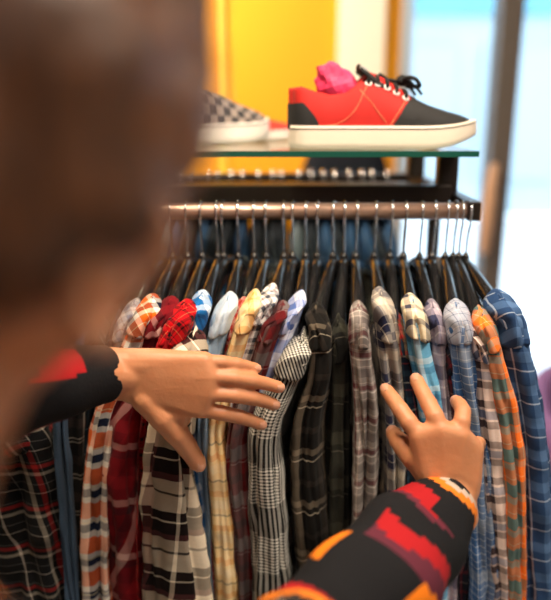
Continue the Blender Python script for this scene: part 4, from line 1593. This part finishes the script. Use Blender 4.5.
def jacket_sleeve(pts, rad, seed, uo, vo=0, vs=1.0):
    sp = spline([(*Vector(p), r) for p, r in zip(pts, rad)], 70)
    rows = []
    lens = [0]
    nrm = None
    for i, s in enumerate(sp):
        p = Vector(s[:3])
        tg = (Vector(sp[min(i + 1, 69)][:3]) - Vector(sp[max(i - 1, 0)][:3])).normalized()
        if i:
            lens.append(lens[-1] + (p - Vector(sp[i - 1][:3])).length)
        if nrm is None:
            a = Vector((0, 0, 1))
            nrm = (a - tg * a.dot(tg)).normalized()
        else:
            nrm = (nrm - tg * nrm.dot(tg)).normalized()
        bn = tg.cross(nrm)
        row = []
        for k in range(40):
            th = 2 * math.pi * k / 40
            v = lens[-1]
            m = 1 + sstep(.03, .10, v) * (.12 * noise.noise(Vector((math.cos(th) * .9 + seed, math.sin(th) * .9, v * 16))) + .05 * math.sin(v * 60 + 2 * math.sin(th)))
            row.append(p + (nrm * math.cos(th) + bn * math.sin(th)) * s[3] * m)
        rows.append(row)
    # turned-in hem at the cuff
    c0 = sum(rows[0], Vector()) / 40
    ax_ = (Vector(sp[1][:3]) - Vector(sp[0][:3])).normalized()
    rows = [[c0 + (v - c0) * .86 + ax_ * .02 for v in rows[0]], [c0 + (v - c0) * .93 - ax_ * .002 for v in rows[0]]] + rows
    lens = [0, 0] + lens
    b = MB()
    b.grid(rows, closed=True, uvf=lambda i, j: (j / 40 * .33 + uo, lens[i] * vs + vo))
    return b.build('sleeve', mj, jk)


dR = (ELR - WR).normalized()
hemR = P(446, 504, .776)
jacket_sleeve([hemR, hemR.lerp(ELR, .08), hemR.lerp(ELR, .25), hemR.lerp(ELR, .6), ELR + Vector((.0, .0, -.005)), ELR.lerp(SHR, .5), SHR, SHR - sx * .06 + Vector((0, 0, -.01))], [.041, .046, .057, .066, .068, .070, .070, .06], 3, .02)
hemL = P(104, 374, .838)
jacket_sleeve([hemL, hemL.lerp(ELL, .1), hemL.lerp(ELL, .3), hemL.lerp(ELL, .6), ELL, ELL.lerp(SHL, .5), SHL, SHL + sx * .06 + Vector((0, 0, -.01))], [.037, .040, .050, .056, .062, .068, .072, .06], 9, .205, .247, .36)

# trousers and shoes
b = MB()
rows = []
for z, hw, hd in ((.98, .172, .118), (.90, .178, .122), (.84, .165, .118)):
    rows.append([Vector((PEL.x, PEL.y, z)) + sx * hw * math.cos(a) + sy * hd * math.sin(a) for a in [k * math.pi / 16 for k in range(32)]])
b.grid(rows, closed=True, flip=True, cap0=True, cap1=True)
for hip, ft in ((HIPR, FTR), (HIPL, FTL)):
    kn = hip.lerp(ft, .5) + Vector((0, .02, 0))
    an = ft + Vector((0, 0, .03))
    sp = spline([(*p, r) for p, r in ((hip, .098), (hip.lerp(kn, .5), .085), (kn, .070), (kn.lerp(an, .5), .068), (an, .062))], 24)
    b.tube([Vector(s[:3]) for s in sp], [s[3] for s in sp], 20)
b.build('trousers', M_trouser, pers)
for ft in (FTR, FTL):
    b = MB()
    rows = []
    for (y, hw, h) in ((-.07, .02, .06), (-.06, .036, .085), (0, .042, .10), (.07, .046, .085), (.14, .048, .06), (.19, .040, .045), (.215, .02, .03)):
        rows.append([Vector((ft.x + hw * math.cos(a), ft.y + y, max(0.0, h * math.sin(a) if math.sin(a) > 0 else 0))) for a in [k * math.pi / 10 for k in range(20)]])
    b.grid(rows, closed=True, cap0=True, cap1=True, flip=True)
    b.build('shoe', M_shoe, pers)
